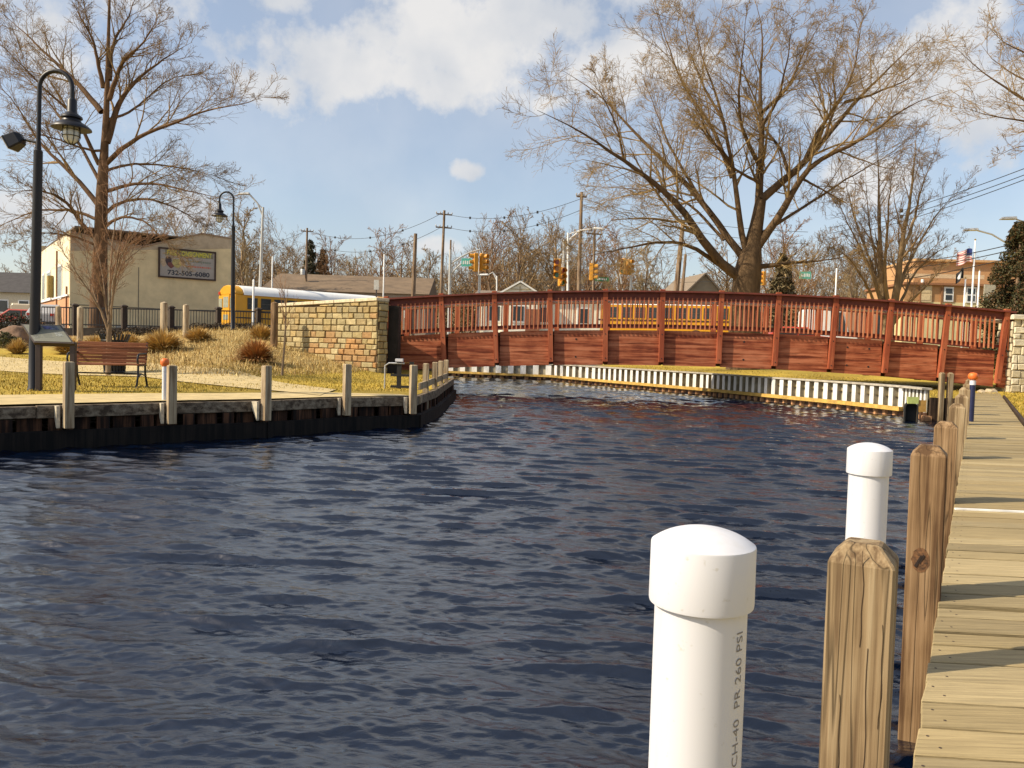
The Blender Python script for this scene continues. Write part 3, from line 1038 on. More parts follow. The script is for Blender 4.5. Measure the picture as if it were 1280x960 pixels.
# ---- white sheet piling on the far bank
def make_far_wall():
    t = thing('sheet_pile_wall', 'curved white corrugated sheet pile wall with an ochre wale under the footbridge', 'retaining wall', (FW[3][0], FW[3][1], 0))
    off = Vector(t.location)
    vs, fs, kinds = [], [], []
    pitches = [.66, .56, .40, .34, .38, .36, .22]
    prof = []
    for i, (a, b) in enumerate(zip(FW, FW[1:])):
        a, b = Vector(a), Vector(b); d = b - a; L = d.length; d /= L
        n_ = Vector((d.y, -d.x))
        if n_.dot(Vector((0, -1))) < 0 and n_.x > 0: n_ = -n_
        k = max(1, round(L / pitches[i])); pt = L / k
        for j in range(k):
            s = j * pt
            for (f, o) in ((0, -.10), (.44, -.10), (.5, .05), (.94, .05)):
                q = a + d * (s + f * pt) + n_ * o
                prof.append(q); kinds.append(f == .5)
    prof.append(Vector(FW[-1]))
    for q in prof:
        for z in (-1.6, -.37, .215): vs.append((q.x - off.x, q.y - off.y, z))
    mi = []
    for i in range(len(prof) - 1):
        for r in (0, 1):
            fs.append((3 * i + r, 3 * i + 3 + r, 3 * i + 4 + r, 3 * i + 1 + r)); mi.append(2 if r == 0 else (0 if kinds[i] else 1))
    me = bpy.data.meshes.new('sheeting'); me.from_pydata(vs, [], fs)
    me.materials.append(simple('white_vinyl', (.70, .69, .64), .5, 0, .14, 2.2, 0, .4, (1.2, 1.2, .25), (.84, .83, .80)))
    me.materials.append(simple('shaded_vinyl', (.34, .30, .215), .6, 0, .25, 3))  # darker copy for the recessed pans: web shade put into the colour
    me.materials.append(simple('waterline_stain', (.075, .035, .018), .7, 0, .35, 3))
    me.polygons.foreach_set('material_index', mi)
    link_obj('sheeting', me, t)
    P = [tuple(v) for v in FW]
    sgn = 1
    def band(name, o, z, w, h, mat):
        mb = MB()
        for a, b in zip(P, P[1:]):
            a, b = Vector(a), Vector(b); d = (b - a).normalized(); n_ = Vector((d.y, -d.x))
            if n_.y > 0: n_ = -n_
            e = Vector((d.x, d.y, 0)) * .03
            mb.bar(Vector((a.x + n_.x * o, a.y + n_.y * o, z)) - off - e, Vector((b.x + n_.x * o, b.y + n_.y * o, z)) - off + e, w, h)
        mb.build(name, mat, t)
    band('cap_board', -.04, .24, .26, .05, simple('cap_grey', (.40, .36, .29), .85, 0, .2, 5))
    band('wale', .14, -.365, .14, .11, simple('ochre_timber', (.50, .31, .07), .8, 0, .2, 6))
    # stubs below the wale stand out of the water
    mb = MB()
    for q in prof[::4]:
        mb.box((q.x - off.x - .05, q.y - off.y - .10, -.75), (.2, .14, .60))
    mb.build('pile_foot', simple('pile_foot_wood', (.50, .26, .12), .8, 0, .25, 9), t)
    # end panel in wood where the wall meets the boardwalk
    mb = MB()
    e = Vector(FW[-1])
    for i in range(5):
        mb.box((e.x - off.x + .12 + .17 * i, e.y - off.y - .04 * i - .05, -.55), (.155, .08, 1.15))
    mb.build('end_boards', W_DARK, t)


make_far_wall()
p = gp(1136, 526.5, WATER_Z)
t = thing('culvert', 'black arched culvert mouth at the water line below the white wall', 'culvert', (p.x, p.y - .1, WATER_Z), -rad(22))
mb = MB()
n = 20
r0, r1, ln = .15, .13, .22
arch = [(-1, -.3)] + [(-math.cos(a), .42 / .2 * .0 + math.sin(a)) for a in np.linspace(0, math.pi, n)] + [(1, -.3)]
ring = lambda r, y: [(x * r, y, (.34 + z * r if z >= 0 else -.1)) for x, z in arch]
A, B, C_, D_ = ring(r0, 0), ring(r0, ln), ring(r1, 0), ring(r1, ln)
m_ = len(A)
vs = A + B + C_ + D_
fs = []
for i in range(m_ - 1):
    fs += [(i, i + 1, m_ + i + 1, m_ + i), (2 * m_ + i, 3 * m_ + i, 3 * m_ + i + 1, 2 * m_ + i + 1), (i, 2 * m_ + i, 2 * m_ + i + 1, i + 1)]
fs.append(tuple(range(3 * m_, 4 * m_)))
mb.add(vs, fs); mb.build('liner', simple('black_plastic', (.006, .006, .006), .7), t)
mb = MB()
A, B = ring(r0 + .015, .03), ring(r0 + .015, ln)
C_ = ring(r0 + .003, .03)
vs = A + B + C_; fs = []
for i in range(m_ - 1): fs += [(i, i + 1, m_ + i + 1, m_ + i), (i, 2 * m_ + i, 2 * m_ + i + 1, i + 1)]
mb.add(vs, fs); mb.build('headwall_ring', simple('dark_concrete', (.03, .028, .025), .85), t)
p = px(1141, 487, p.y - .16)
t = thing('marker_board', 'small yellow green board with an ochre panel beside it above the culvert', 'sign', (p.x, p.y, 0))
mb = MB(); mb.box((.02, 0, -.04), (.27, .03, .17)); mb.build('green_panel', simple('lime_panel', (.50, .55, .16), .6), t)
mb = MB(); mb.box((.27, .02, -.18), (.18, .03, .30)); mb.build('ochre_panel', simple('ochre_panel', (.50, .27, .06), .7), t)
mb = MB(); mb.box((.17, .035, -.36), (.03, .03, .66)); mb.build('stake', W_GREY, t)
# ================================================================== red timber footbridge and its stone ends
BY = 23.8                                # front face of the bridge
XM, HALF, SAG = 5.75, 9.45, .42
BRZ = rad(4.0)                           # the right end stands a little nearer


def arc(x): return SAG * (1 - ((x - XM) / HALF) ** 2)


RED = grain_wood('red_stained_wood', (.15, .030, .013), (.32, .088, .036), (.47, .165, .08), 'x', 9, .7, .5, .3)
RED_V = grain_wood('red_stained_post', (.24, .052, .022), (.31, .078, .032), (.38, .112, .050), 'z', 9, .7, .3, .2)
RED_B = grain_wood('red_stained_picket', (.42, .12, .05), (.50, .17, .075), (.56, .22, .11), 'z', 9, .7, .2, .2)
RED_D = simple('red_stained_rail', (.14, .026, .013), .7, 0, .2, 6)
BLACKH = simple('bolt_black', (.012, .010, .010), .6)


def make_bridge():
    t = thing('footbridge', 'arched red stained timber footbridge with picket railings across the water', 'footbridge', (XM, BY, 0), -BRZ)
    ox = XM
    post_px = [490, 557, 622, 690, 758, 828, 900, 970, 1040, 1108, 1178, 1250]
    xs = []
    for X in post_px:
        q = px(X, 415, BY); u = q.x / q.y
        xs.append(XM + (u * BY - XM) / (math.cos(BRZ) + u * math.sin(BRZ)))
    xl, xr = xs[0] - .32, xs[-1] + .38
    ends = [xl] + xs + [xr]

    def strip(mb, x0, x1, y, z0, z1, dy, n=4):
        """curved board between x0 and x1 following the arch"""
        vs = []
        for i in range(n + 1):
            x = x0 + (x1 - x0) * i / n
            a = arc(x)
            for (yy, zz) in ((y, z0), (y + dy, z0), (y + dy, z1), (y, z1)):
                vs.append((x - ox, yy - BY, zz + a))
        fs = [(0, 1, 2, 3), tuple(4 * n + k for k in (3, 2, 1, 0))]
        for i in range(n):
            for k in range(4):
                a, b = 4 * i + k, 4 * i + (k + 1) % 4
                fs.append((a, a + 4, b + 4, b))
        mb.add(vs, fs)
    W = 1.7
    # glued girders, one panel a bay, front and back
    for i, (a, b) in enumerate(zip(ends, ends[1:])):
        mb = MB()
        z = .17
        for h in (.215, .21, .215, .21, .20):                  # boards of the panel
            strip(mb, a + (.07 if i else 0), b - .07, BY + .09 + random.uniform(0, .006), z + .003, z + h - .003, .10); z += h
        o = mb.build('girder_panel', RED, t)
        if i in (4, 7, 9):
            for fx in ((.32, .72), (.45,), (.30, .85))[i % 3]:
                x = a + (b - a) * fx
                for zz in (.42, .95):
                    hb = MB(); hb.tube([(x - ox, .085, zz + arc(x)), (x - ox, .10, zz + arc(x))], .028, 8)
                    hb.build('bolt', BLACKH, o)
    mb = MB()
    for (a, b) in zip(ends, ends[1:]): strip(mb, a, b, BY + W, .17, 1.22, .12)
    mb.build('rear_girder', RED_D, t)
    mb = MB()
    for (a, b) in zip(ends, ends[1:]): strip(mb, a, b, BY + .20, 1.12, 1.20, W - .22)
    mb.build('deck', simple('bridge_deck_wood', (.25, .17, .09), .85, 0, .2, 9), t)
    # rails, front
    mb = MB()
    for (a, b) in zip(ends, ends[1:]): strip(mb, a, b, BY - .10, 2.345, 2.395, .34)
    mb.build('cap_rail', RED_D, t)
    bal_me = None
    for i, (a, b) in enumerate(zip(ends, ends[1:])):
        mb = MB()
        strip(mb, a, b, BY + .03, 2.13, 2.342, .05)
        strip(mb, a, b, BY + .085, 1.32, 1.40, .05)
        pan = mb.build('railing_panel', RED_D, t)
        n = 11 if 0 < i < len(ends) - 2 else 2
        for k in range(n):
            x = a + (b - a) * (k + (1.3 if i else .5)) / (n + (1.6 if i else 0))
            if bal_me is None:
                m = MB(); m.box((0, 0, .46), (.034, .034, .92))
                o = m.build('baluster', RED_B, pan); bal_me = o.data
            else:
                o = link_obj('baluster', bal_me, pan)
            o.location = (x - ox, .010, 1.27 + arc(x))
    for i, x in enumerate(xs):
        a = arc(x); sl = math.atan(-2 * SAG * (x - XM) / HALF ** 2)
        mb = MB(); mb.box((0, .03, 1.255), (.145, .14, 2.17))
        o = mb.build('post', RED_V, t, (x - ox, 0, .10 + a), bevel=.006)
        o.rotation_euler = (0, -sl, 0)
        for zz in (.28, 1.0, 2.0):
            hb = MB(); hb.tube([(0, -.048, zz), (0, -.042, zz)], .017, 8)
            hb.build('bolt', BLACKH, o)
    # rear railing seen between the pickets
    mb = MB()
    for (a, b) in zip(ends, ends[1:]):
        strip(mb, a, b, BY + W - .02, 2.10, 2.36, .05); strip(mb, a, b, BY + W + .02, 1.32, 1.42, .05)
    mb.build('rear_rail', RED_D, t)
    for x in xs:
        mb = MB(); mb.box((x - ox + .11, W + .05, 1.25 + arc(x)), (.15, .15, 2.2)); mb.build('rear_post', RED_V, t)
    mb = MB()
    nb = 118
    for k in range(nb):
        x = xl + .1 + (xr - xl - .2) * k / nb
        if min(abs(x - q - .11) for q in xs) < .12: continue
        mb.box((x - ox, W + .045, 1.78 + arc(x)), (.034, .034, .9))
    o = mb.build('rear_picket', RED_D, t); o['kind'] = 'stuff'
    # pale tubular handrail inside the front railing
    mb = MB()
    n = 44
    for yy in (.26,):
        mb.tube([(xl + (xr - xl) * i / n - ox, yy, 2.07 + arc(xl + (xr - xl) * i / n)) for i in range(n + 1)], .034, 8)
    mb.build('handrail', simple('pale_handrail', (.82, .72, .58), .45), t, smooth=True)

    K = 1.125                                # the arch stands 27 m away: take its true size
    zf = lambda z: .95 + (z - .95) * K
    done = set()
    for o in [t] + list(t.children_recursive):
        if o.type != 'MESH': continue
        if o.location.length > 0: o.location = (o.location.x * K, o.location.y * K, zf(o.location.z))
        moved = o.location.length > 0 or (o.parent and o.parent.name.startswith('post'))
        if o.data.name in done: continue
        done.add(o.data.name)
        for v in o.data.vertices: v.co = (v.co.x * K, v.co.y * K, v.co.z * K if moved else zf(v.co.z))
    t.location = (XM * K, BY * K, 0)


make_bridge()

MORTAR = simple('stone_mortar', (.10, .065, .032), .95)
STONE = tinted('ashlar_stone', .85, 9, .55, .24, None, .25, .03)


def ashlar(mb, L, H_of, ux, uy_depth, origin, rnd, pal, course=(.16, .255), blk=(.22, .50), z_base=0.0, rust=None):
    """courses of rough squared stones on a face that starts at origin and runs along ux; H_of(s) = top height"""
    o = Vector(origin); ux = Vector(ux).normalized(); n = Vector(uy_depth).normalized()
    z = z_base
    Hm = max(H_of(0), H_of(L))
    while z < Hm - .04:
        h = rnd.uniform(*course)
        s = -rnd.uniform(0, .3)
        while s < L:
            w = rnd.uniform(*blk)
            a, b = max(s, 0) + .012, min(s + w, L) - .012
            splits = [(z + .012, z + h - .012)]
            if h > .26 and rnd.random() < .28: k = z + h * rnd.uniform(.4, .6); splits = [(z + .012, k - .010), (k + .010, z + h - .012)]
            for (z0, z1) in splits:
                t0, t1 = min(z1, H_of(a) - .01), min(z1, H_of(b) - .01)
                if b - a < .07 or t0 - z0 < .05 or t1 - z0 < .05: continue
                base = rnd.choice(rust if rust and rnd.random() < (.75 if z < .55 else .45 if z < 1.0 else .14) * min(1, max(.12, 1.6 * a / L - .35)) else pal); f = rnd.uniform(.86, 1.12)
                # stones low on the wall carry more rust stain
                mb.c = tuple(c * f for c in base)
                pr = rnd.uniform(.025, .06)
                j = lambda: rnd.uniform(-.010, .010)
                out = [(a + j(), z0 + j()), (b + j(), z0 + j()), (b + j(), t1 + j()), (a + j(), t0 + j())]
                cx, cz = (a + b) / 2, (z0 + (t0 + t1) / 2) / 2
                inn = [(x + (cx - x) / max(abs(cx - x), .01) * .022, zz + (cz - zz) / max(abs(cz - zz), .01) * .022) for x, zz in out]
                vs = [o + ux * x + Vector((0, 0, zz)) - n * .02 for x, zz in out] + [o + ux * x + Vector((0, 0, zz)) + n * (pr * .55) for x, zz in out]
                vs += [o + ux * x + Vector((0, 0, zz)) + n * (pr + rnd.uniform(-.008, .008)) for x, zz in inn]
                fs = []
                for r in (0, 4):
                    fs += [(r + k, r + (k + 1) % 4, r + 4 + (k + 1) % 4, r + 4 + k) for k in range(4)]
                fs.append((8, 9, 10, 11))
                mb.add(vs, fs)
            s += w
        z += h


def make_left_wall():
    rnd = random.Random(8)
    A = Vector((px(345, 430, 28.6).x, 28.6, 0)); B = Vector((px(472, 430, 25.9).x, 25.9, 0))
    d = (B - A); L = d.length; d.normalize()
    n = Vector((d.y, -d.x, 0))
    if n.y > 0: n = -n
    zA, zB = px(345, 383.5, 28.6).z, px(472, 376, 25.9).z
    t = thing('stone_wall', 'tan and rust coloured rough stone wall with a pale coping left of the footbridge', 'wall', (A.x, A.y, 0))
    H = lambda s: zA + (zB - zA) * s / L
    mb = MB()
    th = .45
    P = [(0, -.3), (L, -.3), (L, H(L) - .01), (0, H(0) - .01)]
    mb.prism([(s, z) for s, z in P], (0, 0, 0), d, (0, 0, 1), -th if d.cross(Vector((0, 0, 1))).dot(n) > 0 else th)
    mb.build('core', MORTAR, t)
    mb = MB()
    pal = [(.36, .28, .13), (.41, .33, .17), (.33, .27, .14), (.37, .27, .12), (.34, .26, .13), (.42, .34, .18), (.31, .255, .14)]
    rust = [(.39, .215, .085), (.37, .225, .10), (.40, .25, .11), (.34, .20, .085)]
    rnd2 = random.Random(4)
    ashlar(mb, L, lambda s: min(H(s), .95), d, n, (0, 0, 0), rnd, pal, z_base=-.25, rust=rust)
    ashlar(mb, L, H, d, n, (0, 0, 0), rnd2, pal, z_base=.95, rust=rust)
    ashlar(mb, th, lambda s: H(L), (-n), d, d * L, rnd, pal, z_base=-.2)
    mb.build('stones', STONE, t)
    mb = MB()
    mb.c = (.62, .53, .36)
    for i in range(5):
        a, b = L * i / 5, L * (i + 1) / 5
        p = d * a - n * (th / 2) + Vector((0, 0, H(a) + .055)); q = d * (b - .008) - n * (th / 2) + Vector((0, 0, H(b) + .055))
        mb.bar(p, q, th + .16, .11)
    mb.build('coping', STONE, t, bevel=.015)
    # near-black block added in the gap: its shade is put into the colour
    t2 = thing('gap_block', 'dark block standing for the shaded gap between the stone wall and the first bridge bay', 'pier', (B.x + .25, B.y + .25, 0))
    mb = MB(); mb.box((.16, .62, 1.0), (.34, .6, 2.5)); mb.build('block_body', simple('gap_shade', (.018, .013, .010), .9, 0, .3, 5), t2)


make_left_wall()


def make_right_pier():
    rnd = random.Random(9)
    p = px(1266, 430, 26.0)
    t = thing('stone_pier', 'cream stone pier with a pale cap at the right end of the footbridge', 'pier', (p.x, p.y, 0))
    H = px(1266, 399, 26.0).z
    mb = MB(); mb.box((.62, .4, H / 2 - .15), (1.22, .8, H + .28)); mb.build('core', MORTAR, t)
    pal = [(.60, .52, .36), (.54, .46, .30), (.64, .57, .42), (.50, .43, .29)]
    mb = MB()
    ashlar(mb, 1.24, lambda s: H, (1, 0, 0), (0, -1, 0), (0, 0, 0), rnd, pal, (.17, .30), (.3, .6), -.2)
    ashlar(mb, .8, lambda s: H, (0, -1, 0), (-1, 0, 0), (0, .8, 0), rnd, pal, (.17, .30), (.3, .6), -.2)
    mb.build('stones', STONE, t)
    mb = MB(); mb.c = (.66, .60, .47); mb.box((.62, .4, H + .07), (1.42, 1.0, .16)); mb.build('cap', STONE, t, bevel=.02)


make_right_pier()
# loose stones at the foot of the bridge, right end
rnd = random.Random(2)
for k, (X, Y, s, lab) in enumerate(((1228, 486, .16, 'small tan rock at the foot of the right bridge end'), (1236, 488, .22, 'larger tan rock beside the boardwalk end'), (1223, 489, .11, 'smallest tan rock beside the boardwalk end'))):
    g = gp(X, Y, 0)
    bm = bmesh.new(); bmesh.ops.create_icosphere(bm, subdivisions=2, radius=s)
    for v in bm.verts:
        v.co *= 1 + .35 * mnoise.noise(v.co * 6 + Vector((k * 5, 0, 0))); v.co.z *= .7
    me = bpy.data.meshes.new('rock'); bm.to_mesh(me); bm.free(); me.materials.append(simple('tan_rock', (.42, .34, .22), .9, 0, .25, 9, .4))
    tag(link_obj('rock', me, None, (g.x * 26.0 / g.y, 26.0 - .1 * k, -.02)), lab, 'rock')
# ================================================================== the park on the left bank
IRON = simple('black_iron', (.010, .010, .014), .45, .2, .1, 20)
GLASS_L = simple('lantern_glass', (.60, .62, .60), .15, 0, .05, 5)


def lamp_post(loc, H, side, lab, flood=False, rz=0.0, lean=0.0):
    t = thing('street_lamp', lab, 'street lamp', loc, rz, 'black gooseneck park lamps')
    t.rotation_euler = (0, lean, rz)
    k = H / 5.3
    r = .075
    mb = MB()
    mb.lathe([(r * 1.3, -.1), (r * 1.3, .04), (r * 1.12, .06), (r * 1.10, H * .2), (r * .92, H * .745), (r * .95, H * .748), (r * .62, H * .752), (r * .5, H * .78)], 16)
    mb.build('pole', IRON, t, smooth=True)
    R = .27 * k
    zc = H - R - .02
    pts = [(0, 0, H * .77), (0, 0, zc - .3 * k), (0, 0, zc)]
    pts += [(side * (R - R * math.cos(a)), 0, zc + R * math.sin(a)) for a in np.linspace(.15, math.pi - .1, 12)]
    pts += [(side * 2 * R, 0, zc - .05 * k), (side * 2 * R, 0, zc - .22 * k)]
    mb = MB(); mb.tube(pts, .036 * k, 10); mb.build('gooseneck', IRON, t, smooth=True)
    cx = side * 2 * R
    zt = zc - .20 * k
    q = lambda pr: [(a * k, zt + b * k) for a, b in pr]
    mb = MB()
    mb.lathe(q([(.045, .04), (.075, .0), (.075, -.18), (.085, -.2), (.16, -.255), (.165, -.285), (.135, -.30), (.15, -.34), (.235, -.385), (.30, -.44), (.305, -.462), (.13, -.44), (.12, -.4)]), 24, (cx, 0, 0))
    hd = mb.build('lamp_shade', IRON, t, smooth=True)
    mb = MB()
    mb.lathe(q([(.115, -.43), (.125, -.50), (.125, -.58), (.10, -.65), (.05, -.69), (.01, -.70)]), 20, (cx, 0, 0))
    mb.build('lamp_globe', GLASS_L, hd, smooth=True)
    mb = MB()
    for i in range(8):
        a = i * math.pi / 4
        c, s = math.cos(a), math.sin(a)
        mb.tube([(cx + rr * c * k, rr * s * k, zt + zz * k) for rr, zz in ((.128, -.43), (.136, -.5), (.136, -.585), (.11, -.66), (.055, -.70), (.0, -.715))], .006 * k, 5)
    for zz, rr in ((-.48, .135), (-.58, .137)):
        mb.tube([(cx + rr * k * math.cos(a), rr * k * math.sin(a), zt + zz * k) for a in np.linspace(0, 2 * math.pi, 17)], .006 * k, 5, False)
    mb.build('cage', IRON, hd)
    if flood:
        zf = H * .785
        mb = MB(); mb.tube([(0, 0, zf - .06), (-.16, 0, zf - .03), (-.28, 0, zf - .02)], .022, 8); mb.build('flood_arm', IRON, t)
        mb = MB()
        R_ = Matrix.Rotation(rad(-32), 3, 'Y')
        vs = []
        for (x, w, h) in ((-.0, .05, .06), (-.06, .10, .11), (-.22, .14, .12), (-.25, .16, .13)):
            for (a, b) in ((-1, -1), (1, -1), (1, 1), (-1, 1)):
                v = R_ @ Vector((x, a * w, b * h)); vs.append((v.x - .26, v.y, v.z + zf + .03))
        fs = [(3, 2, 1, 0), (12, 13, 14, 15)]
        for i in range(3):
            for kk in range(4):
                a, b = i * 4 + kk, i * 4 + (kk + 1) % 4; fs.append((a, b, b + 4, a + 4))
        mb.add(vs, fs); fh = mb.build('flood_head', IRON, t, bevel=.02)
        mb = MB()
        vs = []
        for x in (-.252, -.262):
            for (a, b) in ((-1, -1), (1, -1), (1, 1), (-1, 1)):
                v = R_ @ Vector((x, a * .14, b * .112)); vs.append((v.x - .26, v.y, v.z + zf + .03))
        mb.add(vs, [(3, 2, 1, 0), (4, 5, 6, 7), (0, 1, 5, 4), (1, 2, 6, 5), (2, 3, 7, 6), (3, 0, 4, 7)])
        mb.build('flood_lens', simple('flood_glass', (.45, .43, .40), .2), fh)
    return t


g = gp(42, 489, 0)
lamp_post((g.x, g.y, 0), 5.32, 1, 'tall black gooseneck lamp in the left foreground with a floodlight on its pole', True, 0.0, rad(.9))
b = on_land(290.5, 31.0)
lamp_post((b.x, b.y, b.z), 5.30, -1, 'farther black gooseneck lamp in front of the yellow bus, lantern hanging left', False, 0.0, rad(-.4))

# ---- reading panel
g0, g1 = gp(50, 490, 0), gp(95, 489.5, 0)
cx, cy = (g0.x + g1.x) / 2, (g0.y + g1.y) / 2
t = thing('information_board', 'slanted grey information board on two dark legs beside the tall lamp', 'information board', (cx + .02, cy - .1, 0), rad(6))
BR = simple('bronze_frame', (.035, .022, .020), .5, .1)
hw = .30
for x in (-hw + .03, hw - .03):
    mb = MB(); mb.bar((x, .0, 0), (x, -.0, .84), .085, .085, (0, 1, 0))
    mb.bar(Vector((x, -.02, .79)), Vector((x, -.02, .79)) + Vector((-.34, .30, .30)) * .93, .06, .05)
    mb.build('leg', BR, t, bevel=.008)
sl = Vector((-.20, .32, .30)); slx = Vector((1, 0, 0))
up = Vector((-.34, .30, .30))
nr = slx.cross(up).normalized()
o0 = Vector((-hw - .02, -.08, .82))
def quad_slab(name, a0, a1, b0, b1, lift, th, mat, par):
    mb = MB()
    vs = [o0 + slx * (x * (2 * hw + .04)) + up * y + nr * l for l in (lift - th, lift) for (x, y) in ((a0, b0), (a1, b0), (a1, b1), (a0, b1))]
    mb.add(vs, [(3, 2, 1, 0), (4, 5, 6, 7), (0, 1, 5, 4), (1, 2, 6, 5), (2, 3, 7, 6), (3, 0, 4, 7)])
    return mb.build(name, mat, par)
fr = quad_slab('frame', 0, 1, 0, 1, .0, .085, BR, t)
pn = quad_slab('panel', .045, .955, .06, .95, .008, .006, simple('panel_face', (.17, .17, .135), .35, 0, .06, 3), t)
for (a0, a1, b0, b1, c) in ((.50, .70, .72, .90, (.07, .08, .18)), (.70, .86, .70, .92, (.10, .12, .16)), (.36, .44, .72, .80, (.12, .12, .10)), (.68, .86, .34, .56, (.20, .21, .19)), (.10, .22, .22, .36, (.14, .14, .12))):
    quad_slab('picture', a0, a1, b0, b1, .011, .002, simple('picture_%02d' % int(a0 * 100), c, .4, 0, .5, 40), pn)
ink = simple('panel_ink', (.16, .17, .15), .5)
for i in range(7):
    for (a0, a1) in ((.10, .32), (.36, .60)):
        if (i < 3 and a0 > .3): continue
        quad_slab('text_line', a0, a1 - .02 * (i % 3), .60 - i * .055, .615 - i * .055, .0105, .002, ink, pn)

# ---- park bench
SLAT = grain_wood('bench_slat', (.11, .038, .016), (.20, .070, .030), (.27, .105, .05), 'x', 12, .55, .3, .2)


def make_bench():
    gL, gR = gp(118, 487, 0), gp(174, 487, 0)
    ang = rad(7)
    c = gp(130.5, 485, 0)
    t = thing('park_bench', 'park bench with red brown slats and black curled iron armrests facing the water', 'bench', (c.x, c.y + .1, 0), ang)
    L = 1.26
    mb = MB()
    for i in range(7):
        y = -.22 + .062 * i
        mb.bar((-L / 2, y, .45 + (.02 if i == 0 else 0) * -1), (L / 2, y, .45), .05, .03)
    mb.build('seat', SLAT, t, bevel=.006)
    mb = MB()
    for i in range(6):
        z = .50 + .064 * i
        mb.bar((-L / 2, .19 + .26 * (z - .45), z), (L / 2, .19 + .26 * (z - .45), z), .03, .060)
    mb.build('backrest', SLAT, t, bevel=.006)
    for sx in (-1, 1):
        x = sx * (L / 2 - .02)
        f = MB()
        f.tube([(x, -.25, .0), (x, -.27, .05), (x, -.20, .24), (x, -.19, .43), (x, .20, .43), (x, .30, .86)], .020, 8)
        f.tube([(x, .32, .0), (x, .31, .05), (x, .20, .26), (x, .19, .43)], .020, 8)
        f.tube([(x, -.20, .22), (x, -.02, .27), (x, .18, .24)], .014, 8)
        for y in (-.26, .31): f.lathe([(.032, 0), (.032, .02), (.02, .035)], 10, (x, y, 0))
        f.build('leg_frame', IRON, t, smooth=True)
        a = MB()
        a.tube([(x, -.20, .43), (x, -.235, .54), (x, -.20, .62), (x, -.12, .645), (x, .22, .645)], .019, 8)
        a.build('armrest', IRON, t, smooth=True)
    mb = MB(); mb.tube([(-L / 2 + .02, .02, .27), (L / 2 - .02, .02, .27)], .014, 8); mb.build('stretcher', IRON, t)


make_bench()

# ---- litter bin behind the bench
b = on_land(143.5, 19.3)
t = thing('litter_bin', 'black slatted litter bin behind the park bench', 'litter bin', (b.x, b.y, b.z))
mb = MB()
for i in range(22):
    a = 2 * math.pi * i / 22
    c, s = math.cos(a), math.sin(a)
    pts = [(.22 * c, .22 * s, .03), (.255 * c, .255 * s, .5), (.275 * c, .275 * s, .78), (.34 * c, .34 * s, .95)]
    mb.tube(pts, .019, 4)
mb.build('slats', IRON, t)
mb = MB()
for z, r in ((.05, .235), (.40, .262), (.80, .29)):
    mb.tube([(r * math.cos(a), r * math.sin(a), z) for a in np.linspace(0, 2 * math.pi, 25)], .014, 5, False)
mb.build('hoop', IRON, t)
mb = MB(); mb.lathe([(.19, .03), (.23, .80), (.22, .80), (.18, .06)], 20); mb.build('liner', simple('bin_liner', (.015, .015, .018), .5), t)

# ---- ornamental grasses, twiggy shrub and saplings
GR = tinted('clump_blade', .85, 6, 0, .15)


def clump_mesh(seed, r, h, cols, n=900, spread=1.15):
    rng = np.random.default_rng(seed)
    a = rng.random(n) * 6.283; rr = r * .28 * np.sqrt(rng.random(n))
    base = np.stack([rr * np.cos(a), rr * np.sin(a), np.zeros(n)], -1)
    out = np.stack([np.cos(a), np.sin(a), np.zeros(n)], -1)
    le = spread * rng.random(n) ** .7
    H = h * (.75 + .45 * rng.random(n))
    up = np.array([0, 0, 1.0])
    P = []
    for f, bend in ((0, 0), (.45, .25), (.8, .62), (1.0, 1.0)):
        P.append(base + out * (H * f * np.sin(le * (.55 + .55 * bend)))[:, None] + up * (H * (f * np.cos(le * .75) - .34 * bend * le))[:, None])
    w = .012 + .008 * rng.random(n)
    side = np.stack([-np.sin(a), np.cos(a), np.zeros(n)], -1)
    V = []
    for k, f in enumerate((1, .9, .6, .15)):
        V += [P[k] - side * (w * f)[:, None], P[k] + side * (w * f)[:, None]]
    V = np.stack(V, 1).reshape(-1, 3)
    V[:, 2] = np.maximum(V[:, 2], .0)
    b = np.arange(n)[:, None] * 8
    F = np.concatenate([b + np.array([[2 * i, 2 * i + 1, 2 * i + 3, 2 * i + 2]]) for i in range(3)], 0)
    C = np.array(cols)[rng.integers(0, len(cols), n)] * (.8 + .45 * rng.random((n, 1)))
    return fast_mesh('blades', V, F, GR, False, np.repeat(C, 8, 0))


TAN = [(.46, .30, .10), (.54, .37, .14), (.36, .21, .07), (.60, .44, .18)]
clumps = [(22, 24.5, .36, .42, 'small tan grass tuft at the left edge of the picture below the boulder'),
          (86, 25.0, .46, .50, 'tan grass clump behind the information board'),
          (118, 25.2, .42, .50, 'tan grass clump between the information board and the bench'),
          (160, 25.8, .50, .50, 'tan grass clump above the litter bin'),
          (203, 25.0, .58, .60, 'large rounded golden grass clump in front of two wooden posts'),
          (247, 27.5, .50, .46, 'flat tan grass clump right of the two wooden posts')]
for i, (X, d, r, h, lab) in enumerate(clumps):
    b = on_land(X, d)
    o = link_obj('grass_clump', clump_mesh(30 + i, r, h * 1.12, TAN, 1100, 1.2), None, (b.x, b.y, b.z - .03))
    o.scale = (r / .46, r / .46, 1)
    tag(o, lab, 'ornamental grass', 'golden grass clumps on the slope')
b = on_land(320, 22.6)
o = link_obj('dried_shrub', clump_mesh(50, .55, .66, [(.36, .17, .055), (.44, .22, .07), (.30, .13, .045), (.48, .28, .10)], 1500, 1.35), None, (b.x, b.y, b.z - .03))
tag(o, 'round orange brown dried shrub beside the stone wall', 'shrub')
b = on_land(326, 29.0)
o = link_obj('grass_clump', clump_mesh(51, .55, .55, TAN, 800, 1.1), None, (b.x, b.y, b.z - .03))
tag(o, 'pale straw grass clump under the yellow bus beside the stone wall', 'ornamental grass', 'golden grass clumps on the slope')

